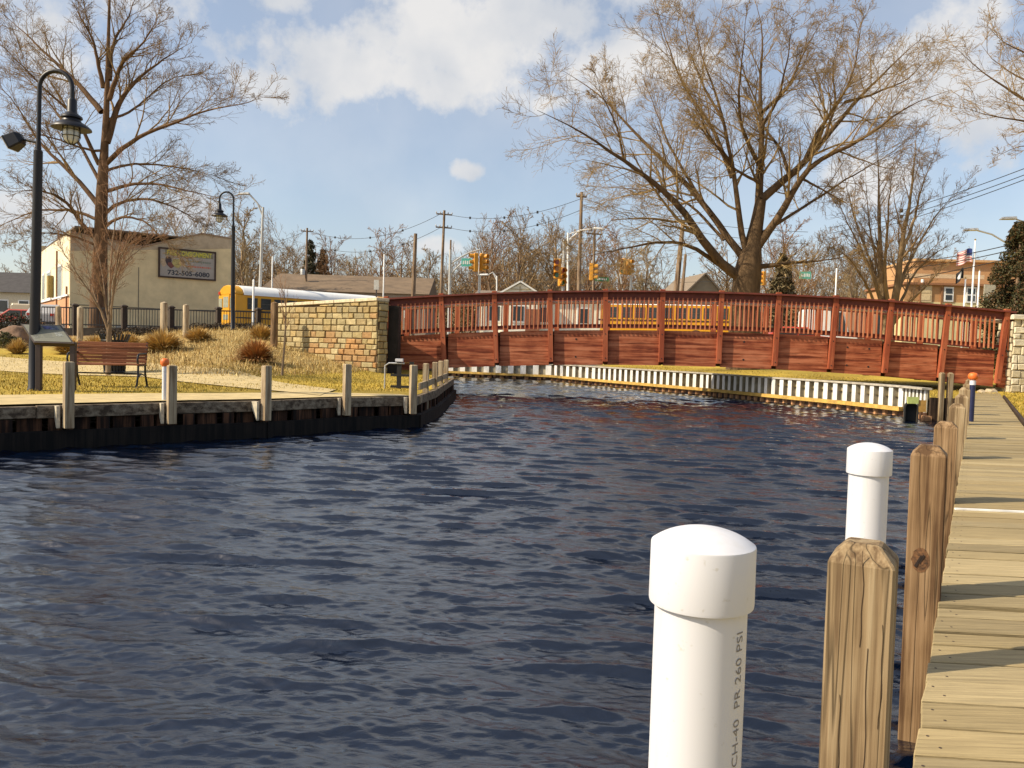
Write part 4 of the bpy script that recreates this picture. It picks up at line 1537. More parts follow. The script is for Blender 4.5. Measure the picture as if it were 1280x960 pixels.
# ---- boulder and dark hedge at the left edge
bm = bmesh.new(); bmesh.ops.create_icosphere(bm, subdivisions=4, radius=1)
for v in bm.verts:
    n_ = .22 * mnoise.fractal(v.co * 1.6, 1, 2, 4)
    v.co *= 1 + n_
    v.co = Vector((v.co.x * .50, v.co.y * .35, v.co.z * .42))
me = bpy.data.meshes.new('boulder'); bm.to_mesh(me); bm.free()
for p_ in me.polygons: p_.use_smooth = True
me.materials.append(simple('boulder_stone', (.20, .12, .075), .9, 0, .3, 4, .5))
b = on_land(20, 27.0)
tag(link_obj('boulder', me, None, (b.x, b.y, b.z + .26)), 'rounded brown boulder at the left edge beneath a dark hedge', 'boulder')


def leaf_cloud(name, cens, n, size, cols, seed, mat, flat=0.0):
    """small leaf faces spread through several ellipsoids (cx,cy,cz,rx,ry,rz)"""
    rng = np.random.default_rng(seed)
    P = []
    for (cx, cy, cz, rx, ry, rz_) in cens:
        k = max(4, n // len(cens))
        v = rng.normal(size=(k, 3)); v /= np.linalg.norm(v, axis=1)[:, None]
        v *= (rng.random((k, 1)) ** .33)
        P.append(v * np.array([rx, ry, rz_]) + np.array([cx, cy, cz]))
    P = np.concatenate(P)
    k = len(P)
    a = rng.normal(size=(k, 3)); a /= np.linalg.norm(a, axis=1)[:, None]
    b_ = np.cross(a, rng.normal(size=(k, 3))); b_ /= np.linalg.norm(b_, axis=1)[:, None]
    s = size * (.6 + .8 * rng.random((k, 1)))
    V = np.stack([P - a * s, P + b_ * s * .45, P + a * s, P - b_ * s * .45], 1).reshape(-1, 3)
    F = np.arange(k * 4).reshape(-1, 4)
    C = np.array(cols)[rng.integers(0, len(cols), k)] * (.7 + .6 * rng.random((k, 1)))
    return fast_mesh(name, V, F, mat, False, np.repeat(C, 4, 0))


LEAF = tinted('leaf', .7, 5, 0, .1)
b = on_land(20, 28.2)
me = leaf_cloud('hedge', [(-.75, 0, .35, .5, .4, .42), (-.2, .1, .70, .55, .45, .36), (.45, 0, .62, .5, .4, .36), (.85, 0, .3, .35, .35, .4), (-1.2, .1, .25, .4, .4, .35)], 5200, .045, [(.035, .03, .018), (.055, .045, .02), (.03, .028, .02)], 3, LEAF)
tag(link_obj('hedge', me, None, b), 'low dark hedge arching behind the brown boulder', 'hedge')
b = on_land(3, 26.2)
me = leaf_cloud('evergreen_shrub', [(0, 0, .25, .4, .35, .3), (.35, .1, .18, .25, .25, .2)], 1800, .04, [(.07, .075, .025), (.10, .10, .03), (.05, .05, .02)], 4, LEAF)
tag(link_obj('evergreen_shrub', me, None, b), 'small olive shrub at the very left edge', 'shrub')
for i, (X, d, lab) in enumerate(((148, 30.5, 'dark low ground shrub left of the big tree foot'), (185, 31, 'dark low ground shrub right of the big tree foot'), (262, 32.0, 'dark low ground shrub under the fence by the bus'), (306, 32.4, 'dark low shrub at the foot of the farther lamp'))):
    b = on_land(X, d)
    me = leaf_cloud('ground_shrub', [(-.4, 0, .12, .5, .4, .2), (.4, 0, .13, .55, .4, .22), (0, .2, .1, .8, .4, .16)], 1500, .04, [(.03, .024, .015), (.05, .035, .018), (.10, .06, .03)], 40 + i, LEAF)
    tag(link_obj('ground_shrub', me, None, b), lab, 'shrub', 'dark shrubs below the fence')

# ---- iron fence and its piers, wooden bollards
def make_fence():
    A, B = on_land(52, 33.5), on_land(352, 33.5)
    z0 = lambda x: land(x, 33.5)
    t = thing('iron_fence', 'black iron picket fence with dark square piers along the street side', 'fence', (A.x, A.y, 0))
    n = 24
    L = B.x - A.x
    zt = lambda x: px(640 + 1000 * (x / 33.5), 382.5 + (640 + 1000 * x / 33.5) * .022, 33.5).z
    pts = [A.x + L * i / n for i in range(n + 1)]
    for h in (0, -.70):
        mb = MB()
        for (a, b) in zip(pts, pts[1:]): mb.bar((a - A.x, 0, zt(a) + h), (b - A.x, 0, zt(b) + h), .045, .05)
        mb.build('rail', IRON, t)
    mb = MB()
    k = int(L / .115)
    for i in range(k):
        x = A.x + L * i / k
        mb.bar((x - A.x, 0, zt(x) - .78), (x - A.x, 0, zt(x) + .0), .020, .020, (0, 1, 0))
    o = mb.build('pickets', IRON, t)
    for X in (94, 155, 214, 273, 323):
        p = px(X, 400, 33.5)
        mb = MB(); mb.lathe([(.13, z0(p.x) - .1), (.13, zt(p.x) + .06), (.17, zt(p.x) + .065), (.17, zt(p.x) + .12), (.06, zt(p.x) + .17)], 4, (p.x - A.x, 0, 0))
        mb.build('pier', simple('dark_pier', (.045, .03, .02), .8, 0, .2, 9), t)
    mb = MB()
    mb.bar((0, 0, z0(A.x) + .05), (L, 0, z0(B.x) + .05), .10, .44)
    mb.build('base_wall', simple('dark_base', (.03, .022, .016), .9, 0, .3, 5), t)


make_fence()
BOL = grain_wood('pale_bollard', (.22, .15, .09), (.40, .31, .20), (.52, .43, .30), 'z', 16, .85, .4, .3)
for (X, d, ytop, r, lab, c) in ((73, 30.5, 382, .10, 'pale rounded wooden bollard just right of the tall lamp pole', 0), (100, 28.5, 383, .10, 'slim pale wooden bollard between the lamp and the big tree', 0),
                                (204.5, 29.5, 377, .125, 'tallest pale round topped bollard above the golden grass clump', 0), (232, 29.0, 380, .105, 'pale round topped bollard right of the golden grass clump', 0),
                                (342.5, 27.4, 377, .125, 'thick brown bollard touching the left end of the stone wall', 1)):
    b = on_land(X, d); zt = px(X, ytop, d).z - b.z
    mb = MB(); mb.lathe([(r, -.2), (r, zt * .3), (r, zt - r * .8), (r * .92, zt - r * .35), (r * .6, zt - .03), (.01, zt)], 14)
    o = mb.build('bollard', BOL if not c else W_BROWN, None, b, smooth=True)
    tag(o, lab, 'bollard', 'wooden bollards along the fence')
# ================================================================== street, buildings and vehicles behind
PANE = simple('dark_pane', (.03, .035, .04), .12, 0, .2, 2)
WHITE_P = simple('white_paint', (.80, .79, .75), .6, 0, .05, 3)
STEEL = simple('steel_grey', (.50, .49, .46), .45, .4, .1, 5)
POLE_W = grain_wood('pole_wood', (.12, .075, .045), (.22, .15, .095), (.30, .215, .14), 'z', 8, .9, .4, .3)
MB_BLACK = simple('rubber_black', (.02, .02, .02), .8)


def frame_axes(o_, dx, dy):
    """thing at o_ whose x axis runs along (dx, dy)"""
    return math.atan2(dy, dx)


# ---- the two storey building with the sign board
def make_shop():
    d0 = 49.5
    p = px(87, 420, d0)
    fx = Vector((.809, .588, 0)); nz_ = Vector((.588, -.809, 0))
    rz = frame_axes(p, fx.x, fx.y)
    zb = 1.42
    t = thing('shop_building', 'grey beige windowless building wall with a bright cream left end behind the fence', 'building', (p.x, p.y, zb), rz)
    ztop = px(87, 289, d0).z - zb
    Lf = 9.75
    zr = px(283, 297, d0 + Lf * .588).z - zb
    SHADE = simple('render_beige', (.72, .575, .33), .9, 0, .10, .9)
    CREAM = simple('siding_cream', (.72, .64, .46), .85, 0, .05, 1.2)
    BRK = tinted('salmon_brick', .9, 12, .3, .25)
    D = 17.5
    mb = MB()
    mb.prism([(0, -.3), (Lf, -.3), (Lf, zr), (Lf * .8, zr + .12), (Lf * .42, ztop - .5), (0, ztop)], (0, 0, 0), (1, 0, 0), (0, 0, 1), -.3)
    mb.build('front_wall', SHADE, t)
    mb = MB(); mb.box((-.01 + .15, D / 2 + .16, (ztop + 2.0) / 2), (.3, D - .32, ztop - 2.0)); mb.build('side_wall', CREAM, t)
    mb = MB(); mb.c = (.52, .27, .14); mb.box((.15, D / 2 + .16, .84), (.34, D - .3, 2.3)); mb.build('brick_base', BRK, t)
    mb = MB()
    for y in (3.5, 8.5): mb.box((-.05, y, 2.02), (.12, .18, .12))
    mb.box((-.06, D / 2, 2.03), (.14, D - .3, .10)); mb.build('belt_course', WHITE_P, t)
    mb = MB(); mb.box((Lf - .15, D / 2 + .16, zr / 2), (.3, D - .32, zr)); mb.box((Lf / 2, D, zr / 2), (Lf, .3, zr)); mb.build('rear_walls', SHADE, t)
    mb = MB(); mb.box((Lf / 2, D / 2 + .2, zr - .25), (Lf - .62, D - .5, .1)); mb.build('roof', simple('tar_roof', (.12, .09, .07), .9), t)
    mb = MB()
    mb.prism([(0, ztop + .0), (0, ztop - .10), (Lf * .42, ztop - .6), (Lf * .8, zr + .02), (Lf, zr - .1), (Lf, zr + .0), (Lf * .8, zr + .13), (Lf * .42, ztop - .49)], (0, .004, 0), (1, 0, 0), (0, 0, 1), .06)
    mb.build('coping', simple('brown_coping', (.30, .21, .14), .8), t)
    # brown upper band and thin panel joints
    mb = MB()
    mb.prism([(0.02, ztop - .11), (0.02, ztop - 1.2), (Lf - .02, zr - .75), (Lf - .02, zr - .12), (Lf * .8, zr - .0), (Lf * .42, ztop - .62)], (0, .0, 0), (1, 0, 0), (0, 0, 1), .012)
    mb.build('upper_band', simple('brown_fascia', (.47, .37, .25), .9, 0, .15, 1.2), t)
    mb = MB(); mb.box((Lf / 2, -.012, 1.45), (Lf, .02, .05)); mb.box((3.9, -.012, 2.3), (.04, .02, 3.5)); mb.build('joint', simple('joint_dark', (.17, .145, .11), .9), t)
    mb = MB(); mb.box((.6, -.02, ztop - .9), (.02, .02, .02))
    for i, (y, z, w, h) in enumerate(((4.4, 3.05, 1.6, 2.0), (10.6, 3.1, 1.9, 1.8), (13.9, 3.1, 1.0, 1.8))):
        f = MB(); f.box((-.03, y, z), (.08, w + .3, h + .3)); fo = f.build('window', WHITE_P, t)
        g_ = MB()
        g_.box((-.075, y, z), (.02, w, h)); g_.build('pane', simple('grey_pane', (.17, .20, .20), .2), fo)
    mb = MB(); mb.box((-.2, 8.4, 2.9), (.3, .9, 1.5)); mb.build('wall_unit', simple('ochre_unit', (.28, .20, .06), .8), t)
    for (yy, zz) in ((5.9, 5.2), (1.0, 2.6)):
        mb = MB(); mb.tube([(-.06, yy, 0), (-.06, yy, zz)], .06, 6); mb.build('downpipe', simple('brown_pipe', (.25, .12, .05), .7), t)
    mb = MB(); mb.tube([(8.0, .35, zr), (8.0, .35, zr + .55)], .06, 6); mb.build('roof_vent', WHITE_P, t)
    # board sign hung on the wall
    R = Matrix.Rotation(rz, 4, 'Z')
    def along(X):
        r = ray(X, 330); u = r.x / r.y
        k = (u * p.y - p.x) / (fx.x - u * fx.y); return k
    k0, k1 = along(197.5), along(269.5)
    dm = p.y + fx.y * (k0 + k1) / 2
    z1, z0 = px(233, 312.0, dm).z, px(233, 349.0, dm).z
    q = p + fx * k0 - Vector((nz_.x, nz_.y, 0)) * -.06
    s = thing('sign_board', 'framed advertising sign with a phone number on the beige building wall', 'sign', (q.x, q.y, z0), rz)
    W_, H_ = k1 - k0, z1 - z0
    mb = MB()
    for (x, z, w, h) in ((W_ / 2, H_ - .05, W_, .1), (W_ / 2, .05, W_, .1), (.05, H_ / 2, .1, H_ - .2), (W_ - .05, H_ / 2, .1, H_ - .2)): mb.box((x, -.02, z), (w, .12, h))
    mb.build('frame', simple('sign_frame', (.05, .025, .015), .7), s)
    mb = MB(); mb.box((W_ / 2, .0, H_ / 2), (W_ - .18, .06, H_ - .18)); pn_ = mb.build('panel', simple('sign_panel', (.36, .32, .28), .6, 0, .08, 2), s)
    YEL = simple('sign_yellow', (.62, .56, .06), .6, 0, .1, 9); INKB = simple('sign_ink', (.03, .035, .05), .6); RDI = simple('sign_red', (.52, .13, .08), .6); GRN = simple('sign_green_ink', (.16, .19, .14), .6)
    o_ = lambda x, z: Vector((x, -.034, z))
    mb = MB(); mb.box((W_ * .53, -.0335, H_ * .845), (W_ * .84, .004, H_ * .20)); mb.build('header_band', simple('header_band', (.22, .20, .12), .6), s)
    text_on('headline', 'FREE CONSIGNMENT', H_ * .225, YEL, s, o_(W_ * .53, H_ * .77) + Vector((0, -.004, 0)), (1, 0, 0), (0, 0, 1), 'CENTER', .004, .008, W_ * .86 / (H_ * .225 * 10.6))
    text_on('phone_number', '732-505-6080', H_ * .215, INKB, s, o_(W_ * .52, H_ * .115), (1, 0, 0), (0, 0, 1), 'CENTER', .004, .012, W_ * .86 / (H_ * .215 * 6.6))
    mb = MB()
    x = W_ * .47
    rnd = random.Random(1)
    while x < W_ * .91:
        w = rnd.uniform(.04, .11); mb.box((x + w / 2, -.034, H_ * .615 - .02 * (x - W_ * .47)), (w, .006, H_ * .055)); x += w + .035
    mb.build('small_line', GRN, s)
    mb = MB(); x = W_ * .50
    while x < W_ * .90:
        w = rnd.uniform(.05, .13); mb.box((x + w / 2, -.034, H_ * .43), (w, .006, H_ * .05)); x += w + .04
    mb.build('small_line', RDI, s)
    for (x, z, rx, rz_, c) in ((.17, .58, .055, .16, (.05, .03, .035)), (.215, .44, .06, .10, (.16, .05, .04)), (.09, .52, .06, .14, (.46, .34, .22)), (.32, .52, .09, .15, (.42, .34, .12)), (.415, .54, .04, .11, (.36, .25, .16))):
        mb = MB(); mb.prism([(W_ * (x + rx * math.cos(a)), H_ * (z + rz_ * math.sin(a) * (1 + .2 * math.sin(3 * a)))) for a in np.linspace(0, 2 * math.pi, 14)[:-1]], (0, -.031, 0), (1, 0, 0), (0, 0, 1), .004 + x * .003)
        mb.build('picture_patch', simple('patch_%d' % int(x * 1000), c, .6, 0, .2, 9), s)


make_shop()


# ---- school buses
YELLOW = simple('bus_yellow', (.62, .30, .012), .4, 0, .05, 1.5)
BUS_W = simple('bus_white', (.82, .82, .80), .4, 0, .03, 2)
STRIPE = simple('bus_black', (.02, .018, .016), .5)
LAMP_R = simple('lamp_red', (.45, .03, .012), .3)


def make_bus(loc, rz, L, lab, nose=True):
    t = thing('school_bus', lab, 'school bus', loc, rz)
    W = 2.4
    def section(z0):
        h = W / 2
        return [(-h, .55), (h, .55), (h, 2.35), (h - .10, 2.72), (h - .38, 2.98), (h - .8, 3.08), (-h + .8, 3.08), (-h + .38, 2.98), (-h + .10, 2.72), (-h, 2.35)]
    S = section(0)
    lo = [(-W / 2, .55), (W / 2, .55), (W / 2, 2.5), (-W / 2, 2.5)]
    body = MB()
    body.prism(lo, (0, 0, 0), (0, 1, 0), (0, 0, 1), L)
    B = body.build('body', YELLOW, t, bevel=.05)
    top = [(W / 2, 2.502), (W / 2 - .05, 2.66), (W / 2 - .26, 2.90), (W / 2 - .62, 3.05), (0, 3.10), (-W / 2 + .62, 3.05), (-W / 2 + .26, 2.90), (-W / 2 + .05, 2.66), (-W / 2, 2.502)]
    r1 = MB(); r1.prism(top, (.55, 0, 0), (0, 1, 0), (0, 0, 1), L - 1.1); r1.build('roof', BUS_W, t, smooth=True)
    for (x0, ln) in ((0.0, .545), (L - .545, .545)):
        sc = [(a * .985, 2.502 + (b - 2.502) * .97) for a, b in top]
        c_ = MB(); c_.prism(sc, (x0, 0, 0), (0, 1, 0), (0, 0, 1), ln); c_.build('roof_cap', YELLOW, t, smooth=True, bevel=.06)
    n = int((L - 1.4) / .78)
    for sy in (-1, 1):
        for i in range(n):
            x = .75 + i * (L - 1.3) / n
            f = MB(); f.box((x + .30, sy * (W / 2 + .006), 2.02), (.62, .03, .66)); fo = f.build('window', STRIPE if i % 1 else simple('window_frame_dark', (.05, .045, .04), .5), t)
            g_ = MB()
            g_.box((x + .30, sy * (W / 2 + .024), 2.18), (.52, .012, .24)); g_.box((x + .30, sy * (W / 2 + .024), 1.86), (.52, .012, .26)); g_.build('pane', PANE, fo)
        for z, h in ((1.55, .07), (1.18, .07), (.80, .06)):
            s_ = MB(); s_.box((L / 2, sy * (W / 2 + .02), z), (L - .1, .04, h)); s_.build('rub_rail', STRIPE, t)
    # rear face
    r_ = MB(); r_.box((-.02, 0, 1.55), (.04, .95, 1.95)); dr = r_.build('rear_door', YELLOW, t)
    g_ = MB(); g_.box((-.045, 0, 2.08), (.02, .72, .62)); g_.box((-.045, 0, 1.2), (.02, .72, .30)); g_.build('pane', simple('bus_pane', (.30, .31, .24), .2), dr)
    for sy in (-1, 1):
        w_ = MB(); w_.box((-.02, sy * .82, 2.0), (.04, .45, .60)); w_.build('rear_window', simple('bus_pane', (.3, .31, .24)), t)
        for z, r in ((2.62, .10), (1.30, .10)):
            l_ = MB(); l_.tube([(-.05, sy * 1.0, z), (.0, sy * 1.0, z)], r, 12); l_.build('rear_lamp', LAMP_R, t)
    bp = MB(); bp.box((-.10, 0, .62), (.20, W, .26)); bp.build('bumper', STRIPE, t)
    if nose:
        h_ = MB(); h_.prism([(0, .55), (1.35, .55), (1.40, .75), (1.38, 1.35), (1.25, 1.52), (0, 1.66)], (L, .95, 0), (1, 0, 0), (0, 0, 1), 1.9); h_.build('hood', YELLOW, t, bevel=.06)
        g_ = MB(); g_.box((L + 1.40, 0, 1.05), (.04, 1.0, .5)); g_.build('grille', STRIPE, t)
        for sy in (-1, 1):
            l_ = MB(); l_.tube([(L + 1.36, sy * .74, 1.05), (L + 1.43, sy * .74, 1.05)], .12, 12); l_.build('headlight', BUS_W, t)
        b_ = MB(); b_.box((L + 1.5, 0, .62), (.18, W, .26)); b_.build('bumper', STRIPE, t)
    w_ = MB(); w_.box((L + .01, 0, 2.1), (.03, W - .35, .75)); w_.build('windscreen', PANE, t)
    for x in (2.6, L + .35 if nose else L - 1.6):
        for sy in (-1, 1):
            wl = MB(); wl.tube([(x, sy * (W / 2 - .30), .5), (x, sy * (W / 2 + .03), .5)], .5, 24); wo = wl.build('wheel', MB_BLACK, t, smooth=True)
            rm = MB(); rm.tube([(x, sy * (W / 2 + .0), .5), (x, sy * (W / 2 + .05), .5)], .27, 16); rm.build('rim', BUS_W, wo)
    return t


p = px(293, 420, 46.1)
ax = Vector((.743, .669, 0)).normalized()
make_bus((p.x - .80, p.y + .89, 1.10), math.atan2(ax.y, ax.x), 10.4, 'yellow school bus with a white roof, its rear beside the farther lamp')
p = px(925, 420, 49.5)
ax = Vector((-.962, .272, 0)).normalized()
make_bus((p.x, p.y, 1.42), math.atan2(ax.y, ax.x), 8.8, 'sunlit yellow school bus seen through the bridge pickets left of the big tree')


# ---- cars and vans
def make_car(loc, rz, col, lab, h=1.5, L=4.5, van=False, cat='car', name='parked_car'):
    t = thing(name, lab, cat, loc, rz)
    W = 1.8
    m = simple('car_paint_%d_%d_%d' % tuple(int(c * 99) for c in col), col, .3, 0, .03, 3)
    prof = [(0, .3), (L, .3), (L, .72), (L - .15, .85), (L * .74, .95), (L * .58, h), (L * .22, h), (L * .04, .98), (0, .9)] if not van else \
        [(0, .35), (L, .35), (L, 1.0), (L - .25, 1.12), (L * .84, 1.2), (L * .72, h - .08), (L * .68, h), (.15, h), (0, h - .15)]
    mb = MB(); mb.prism(prof, (0, W / 2, 0), (1, 0, 0), (0, 0, 1), W); mb.build('body', m, t, bevel=.09, seg=2)
    for sy in (-1, 1):
        g_ = MB()
        if van: g_.prism([(L * .60, 1.2), (L * .80, 1.2), (L * .70, h - .2), (L * .60, h - .2)], (0, sy * (W / 2 + .012), 0), (1, 0, 0), (0, 0, 1), .01)
        else:
            g_.prism([(L * .12, .98), (L * .43, .98), (L * .43, h - .09), (L * .24, h - .09)], (0, sy * (W / 2 + .012), 0), (1, 0, 0), (0, 0, 1), .01)
            g_.prism([(L * .45, .98), (L * .70, .98), (L * .57, h - .09), (L * .45, h - .09)], (0, sy * (W / 2 + .012), 0), (1, 0, 0), (0, 0, 1), .01)
        g_.build('side_window', PANE, t)
        for x in (L * .2, L * .8):
            wl = MB(); wl.tube([(x, sy * (W / 2 - .2), .32), (x, sy * (W / 2 + .015), .32)], .32, 18); wo = wl.build('wheel', MB_BLACK, t, smooth=True)
            rm = MB(); rm.tube([(x, sy * (W / 2), .32), (x, sy * (W / 2 + .025), .32)], .19, 12); rm.build('rim', STEEL, wo)
        l_ = MB(); l_.box((L - .03, sy * .66, .68), (.1, .3, .13)); l_.build('headlight', BUS_W, t)
        l_ = MB(); l_.box((.02, sy * .70, .8), (.08, .22, .16)); l_.build('tail_light', LAMP_R, t)
    return t


def car_at(X, d, rz, col, lab, **k):
    p = px(X, 430, d); return make_car((p.x, p.y, 1.46 if d > 42 else land(p.x, p.y)), rz, col, lab, **k)


car_at(2, 66, rad(5), (.45, .05, .03), 'red car parked by the low shop at the far left')
car_at(20, 70, rad(2), (.45, .38, .27), 'cream van parked below the dark roofed shop at the far left', van=True, h=2.1, L=5.0, cat='van', name='parked_van')
car_at(50, 52, rad(100), (.34, .34, .35), 'silver car seen through the fence just right of the tall lamp')
car_at(338, 55, rad(20), (.55, .62, .74), 'pale blue van half hidden between the bus and the stone wall', van=True, h=2.2, L=4.8, cat='van', name='parked_van')
car_at(620, 58, rad(0), (.55, .57, .60), 'grey car in front of the small white house', h=1.45)
car_at(845, 60, rad(-4), (.80, .81, .83), 'white van with its roof showing above the bridge rail left of the big tree', van=True, h=4.55 - 1.2, L=5.6, cat='van', name='parked_van')
car_at(1000, 56, rad(-6), (.78, .77, .74), 'white van seen above the bridge rail right of the big tree', van=True, h=2.85, L=3.6, cat='van', name='parked_van')
car_at(1050, 58, rad(-6), (.42, .24, .15), 'rust brown van behind the pickets between the two bare trees', van=True, h=3.0, L=3.5, cat='van', name='parked_van')
car_at(955, 54, rad(-8), (.50, .06, .03), 'red car behind the pickets right of the big trunk', h=1.5)


# ---- small white house with a gabled porch
def make_house():
    p = px(598, 420, 50.8)
    t = thing('white_house', 'small white house with a gabled front showing just above the bridge rail', 'house', (p.x, p.y, 1.45), rad(-1))
    m = simple('house_white', (.86, .80, .66), .7, 0, .04, 2)
    L = 7.9
    mb = MB(); mb.box((L / 2, 3.0, 1.35), (L, 6.0, 3.1)); mb.build('wall', m, t)
    mb = MB(); mb.prism([(-.3, 2.9), (6.3, 2.9), (3.0, 3.35)], (-.3, 0, 0), (0, 1, 0), (0, 0, 1), L + .6); mb.build('roof', simple('house_roof', (.20, .15, .11), .9, 0, .2, 6), t)
    za = px(650, 352, 50).z - 1.45; x0, x1 = px(626, 366, 50).x - p.x, px(675, 366, 50).x - p.x
    xm = (x0 + x1) / 2; ze = px(650, 366, 50).z - 1.45
    mb = MB(); mb.prism([(x0 + .12, -.2), (x1 - .12, -.2), (x1 - .12, ze), (xm, za - .12), (x0 + .12, ze)], (0, -.8, 0), (1, 0, 0), (0, 0, 1), -3.0); mb.build('gable', m, t)
    mb = MB()
    for (a, b) in (((x0 - .12, ze - .10), (xm, za)), ((xm, za), (x1 + .12, ze - .10))):
        mb.bar((a[0], .75, a[1]), (b[0], .75, b[1]), 3.4, .10, (0, 0, 1))
    mb.build('gable_roof', WHITE_P, t)
    mb = MB(); mb.bar((xm - .02, -.83, ze - .3), (xm - .02, -.83, za - .3), .05, .04, (0, 1, 0)); mb.bar((xm - .6, -.83, ze + .22), (xm + .6, -.83, ze + .22), .04, .04, (0, 1, 0)); mb.build('gable_trim', simple('trim_tan', (.40, .33, .2), .8), t)
    for x in (1.0, 2.5, 4.2, 6.6):
        f = MB(); f.box((x, -.83 if x0 < x < x1 else -.02, 1.7), (.85, .06, 1.1)); fo = f.build('window', WHITE_P, t)
        g_ = MB(); g_.box((x, -.87 if x0 < x < x1 else -.06, 1.7), (.65, .03, .9)); g_.build('pane', PANE, fo)
    mb = MB(); mb.box((3.4, -.83 if x0 < 3.4 < x1 else -.02, 1.0), (.9, .05, 2.0)); mb.build('door', simple('door_brown', (.25, .10, .05), .6), t)


make_house()


def simple_house(X, d, w, dep, hw, hr, lab, mw, mr, rz=0.0, win=3, gable_front=False, name='house', cat='house'):
    p = px(X, 420, d)
    t = thing(name, lab, cat, (p.x, p.y, 1.45), rz)
    mb = MB(); mb.box((0, dep / 2, hw / 2 - .2), (w, dep, hw + .4)); mb.build('wall', mw, t)
    mb = MB()
    if gable_front:
        mb.prism([(-w / 2, hw), (w / 2, hw), (0, hr)], (0, .02, 0), (1, 0, 0), (0, 0, 1), -dep + .04); mb.build('gable', mw, t)
        mb = MB()
        for (a, b) in (((-w / 2 - .3, hw - .12), (0, hr + .06)), ((0, hr + .06), (w / 2 + .3, hw - .12))): mb.bar((a[0], dep / 2, a[1]), (b[0], dep / 2, b[1]), dep + .6, .14)
    else:
        mb.prism([(-.35, hw + .005), (dep + .35, hw + .005), (dep / 2, hr)], (-w / 2 - .3, 0, 0), (0, 1, 0), (0, 0, 1), w + .6)
    mb.build('roof', mr, t)
    for i in range(win):
        x = (i + .5) / win * w - w / 2
        f = MB(); f.box((x, -.02, hw * .62), (1.1, .08, 1.3)); fo = f.build('window', WHITE_P, t)
        g_ = MB(); g_.box((x, -.07, hw * .62), (.9, .03, 1.1)); g_.build('pane', PANE, fo)
    mb = MB(); mb.box((w * .25 / win, -.03, 1.0), (.95, .07, 2.1)); mb.build('door', simple('door_brown', (.25, .1, .05)), t)
    return t


ROOF_B = simple('brown_roof', (.165, .112, .066), .9, 0, .15, .8)
ROOF_D = simple('dark_roof', (.05, .045, .045), .9, 0, .15, 2)
simple_house(878, 84, 5.2, 9, 5.2, 7.9, 'pale house with a grey gable behind the low branch of the big tree', simple('pale_siding', (.27, .215, .14), .85, 0, .08, 1.5), simple('grey_roof', (.20, .155, .11), .9), rad(8), 2, True)
simple_house(430, 84, 17, 16, 4.9, 7.3, 'long low warehouse with a wide brown roof beyond the bus', simple('warehouse_wall', (.35, .27, .2), .9), ROOF_B, rad(2), 5, name='warehouse', cat='warehouse')
simple_house(4, 80, 6.2, 8, 3.6, 5.9, 'low shop with a dark overhanging roof at the far left edge', simple('shop_wall_cream', (.62, .53, .38), .85), ROOF_D, 0, 3, name='low_shop', cat='shop')
simple_house(800, 92, 15, 9, 4.4, 6.2, 'long tan roadside building seen through the pickets behind the traffic lights', simple('tan_wall', (.40, .29, .19), .9), ROOF_B, rad(-3), 5, name='roadside_building', cat='building')
simple_house(1030, 82, 13, 9, 4.0, 5.6, 'low rust brown garage seen between the two bare trees', simple('rust_wall', (.38, .2, .11), .9), ROOF_B, rad(-6), 4, name='garage', cat='garage')


# ---- orange brick municipal building on the right
def make_brick():
    p = px(1128, 420, 66)
    t = thing('brick_building', 'orange brick building with white framed windows behind the flagpoles', 'building', (p.x, p.y, 1.5), rad(-3))
    z = lambda Y: px(1180, Y, 66).z - 1.5
    BRK = tinted('orange_brick', .9, 10, .3, .18)
    L = 10.5
    z1, zt, zb = z(357), z(324), z(378)
    mb = MB(); mb.c = (.46, .255, .115); mb.box((L / 2, 4, (zb + z1) / 2), (L, 8, z1 - zb)); mb.build('brick_wall', BRK, t)
    mb = MB(); mb.box((L / 2, 3.97, (zb - .4) / 2), (L + .1, 8, zb + .4)); mb.build('base_wall', simple('base_yellow', (.66, .55, .28), .85, 0, .08, 1), t)
    mb = MB(); mb.c = (.50, .285, .135); mb.box((L * .58, 5.5, (z1 + zt) / 2 + .05), (L * .82, 6, zt - z1 + .1)); mb.build('upper_storey', BRK, t)
    mb = MB(); mb.box((L / 2, 3.9, z1 + .08), (L + .4, 8.4, .18)); mb.build('cornice', simple('cornice_brown', (.28, .13, .06), .8), t)
    mb = MB(); mb.box((L * .35, 1.2, z(344)), (L * .6, .3, .35)); mb.build('roof_rail', simple('roof_rail_tan', (.60, .45, .28), .8), t)
    mb = MB(); mb.box((L * .58, 5.4, zt + .16), (L * .84, 6.4, .2)); mb.build('parapet', simple('parapet_tan', (.55, .33, .15), .8), t)
    for X, w, h in ((1156, .95, 1.35), (1184, .75, 1.2), (1211, .8, 1.3)):
        x = (px(X, 368, 66).x - p.x); zc = z(368)
        f = MB(); f.box((x, -.03, zc), (w, .14, h)); fo = f.build('window', WHITE_P if X > 1160 else simple('blind_tan', (.62, .48, .28), .8), t)
        g_ = MB()
        g_.box((x, -.11, zc + h * .22), (w - .24, .03, h * .34)); g_.box((x, -.11, zc - h * .22), (w - .24, .03, h * .34)); g_.build('pane', PANE if X > 1160 else simple('blind_tan'.strip(), (.62, .48, .28)), fo)
    for X in (1149.5, 1175.5):
        mb = MB(); mb.box((px(X, 368, 66).x - p.x, -.06, z(375)), (.12, .12, 2.0)); mb.build('downpipe', simple('brown_pipe', (.25, .12, .05)), t)
    mb = MB(); mb.tube([(px(1156, 350, 66).x - p.x, .5, z1), (px(1156, 350, 66).x - p.x, .5, z1 + .5)], .12, 8); mb.build('roof_vent', WHITE_P, t)


make_brick()

# ---- flagpoles and flags
FLAG = tinted('flag_cloth', .8, 20, 0, .05)


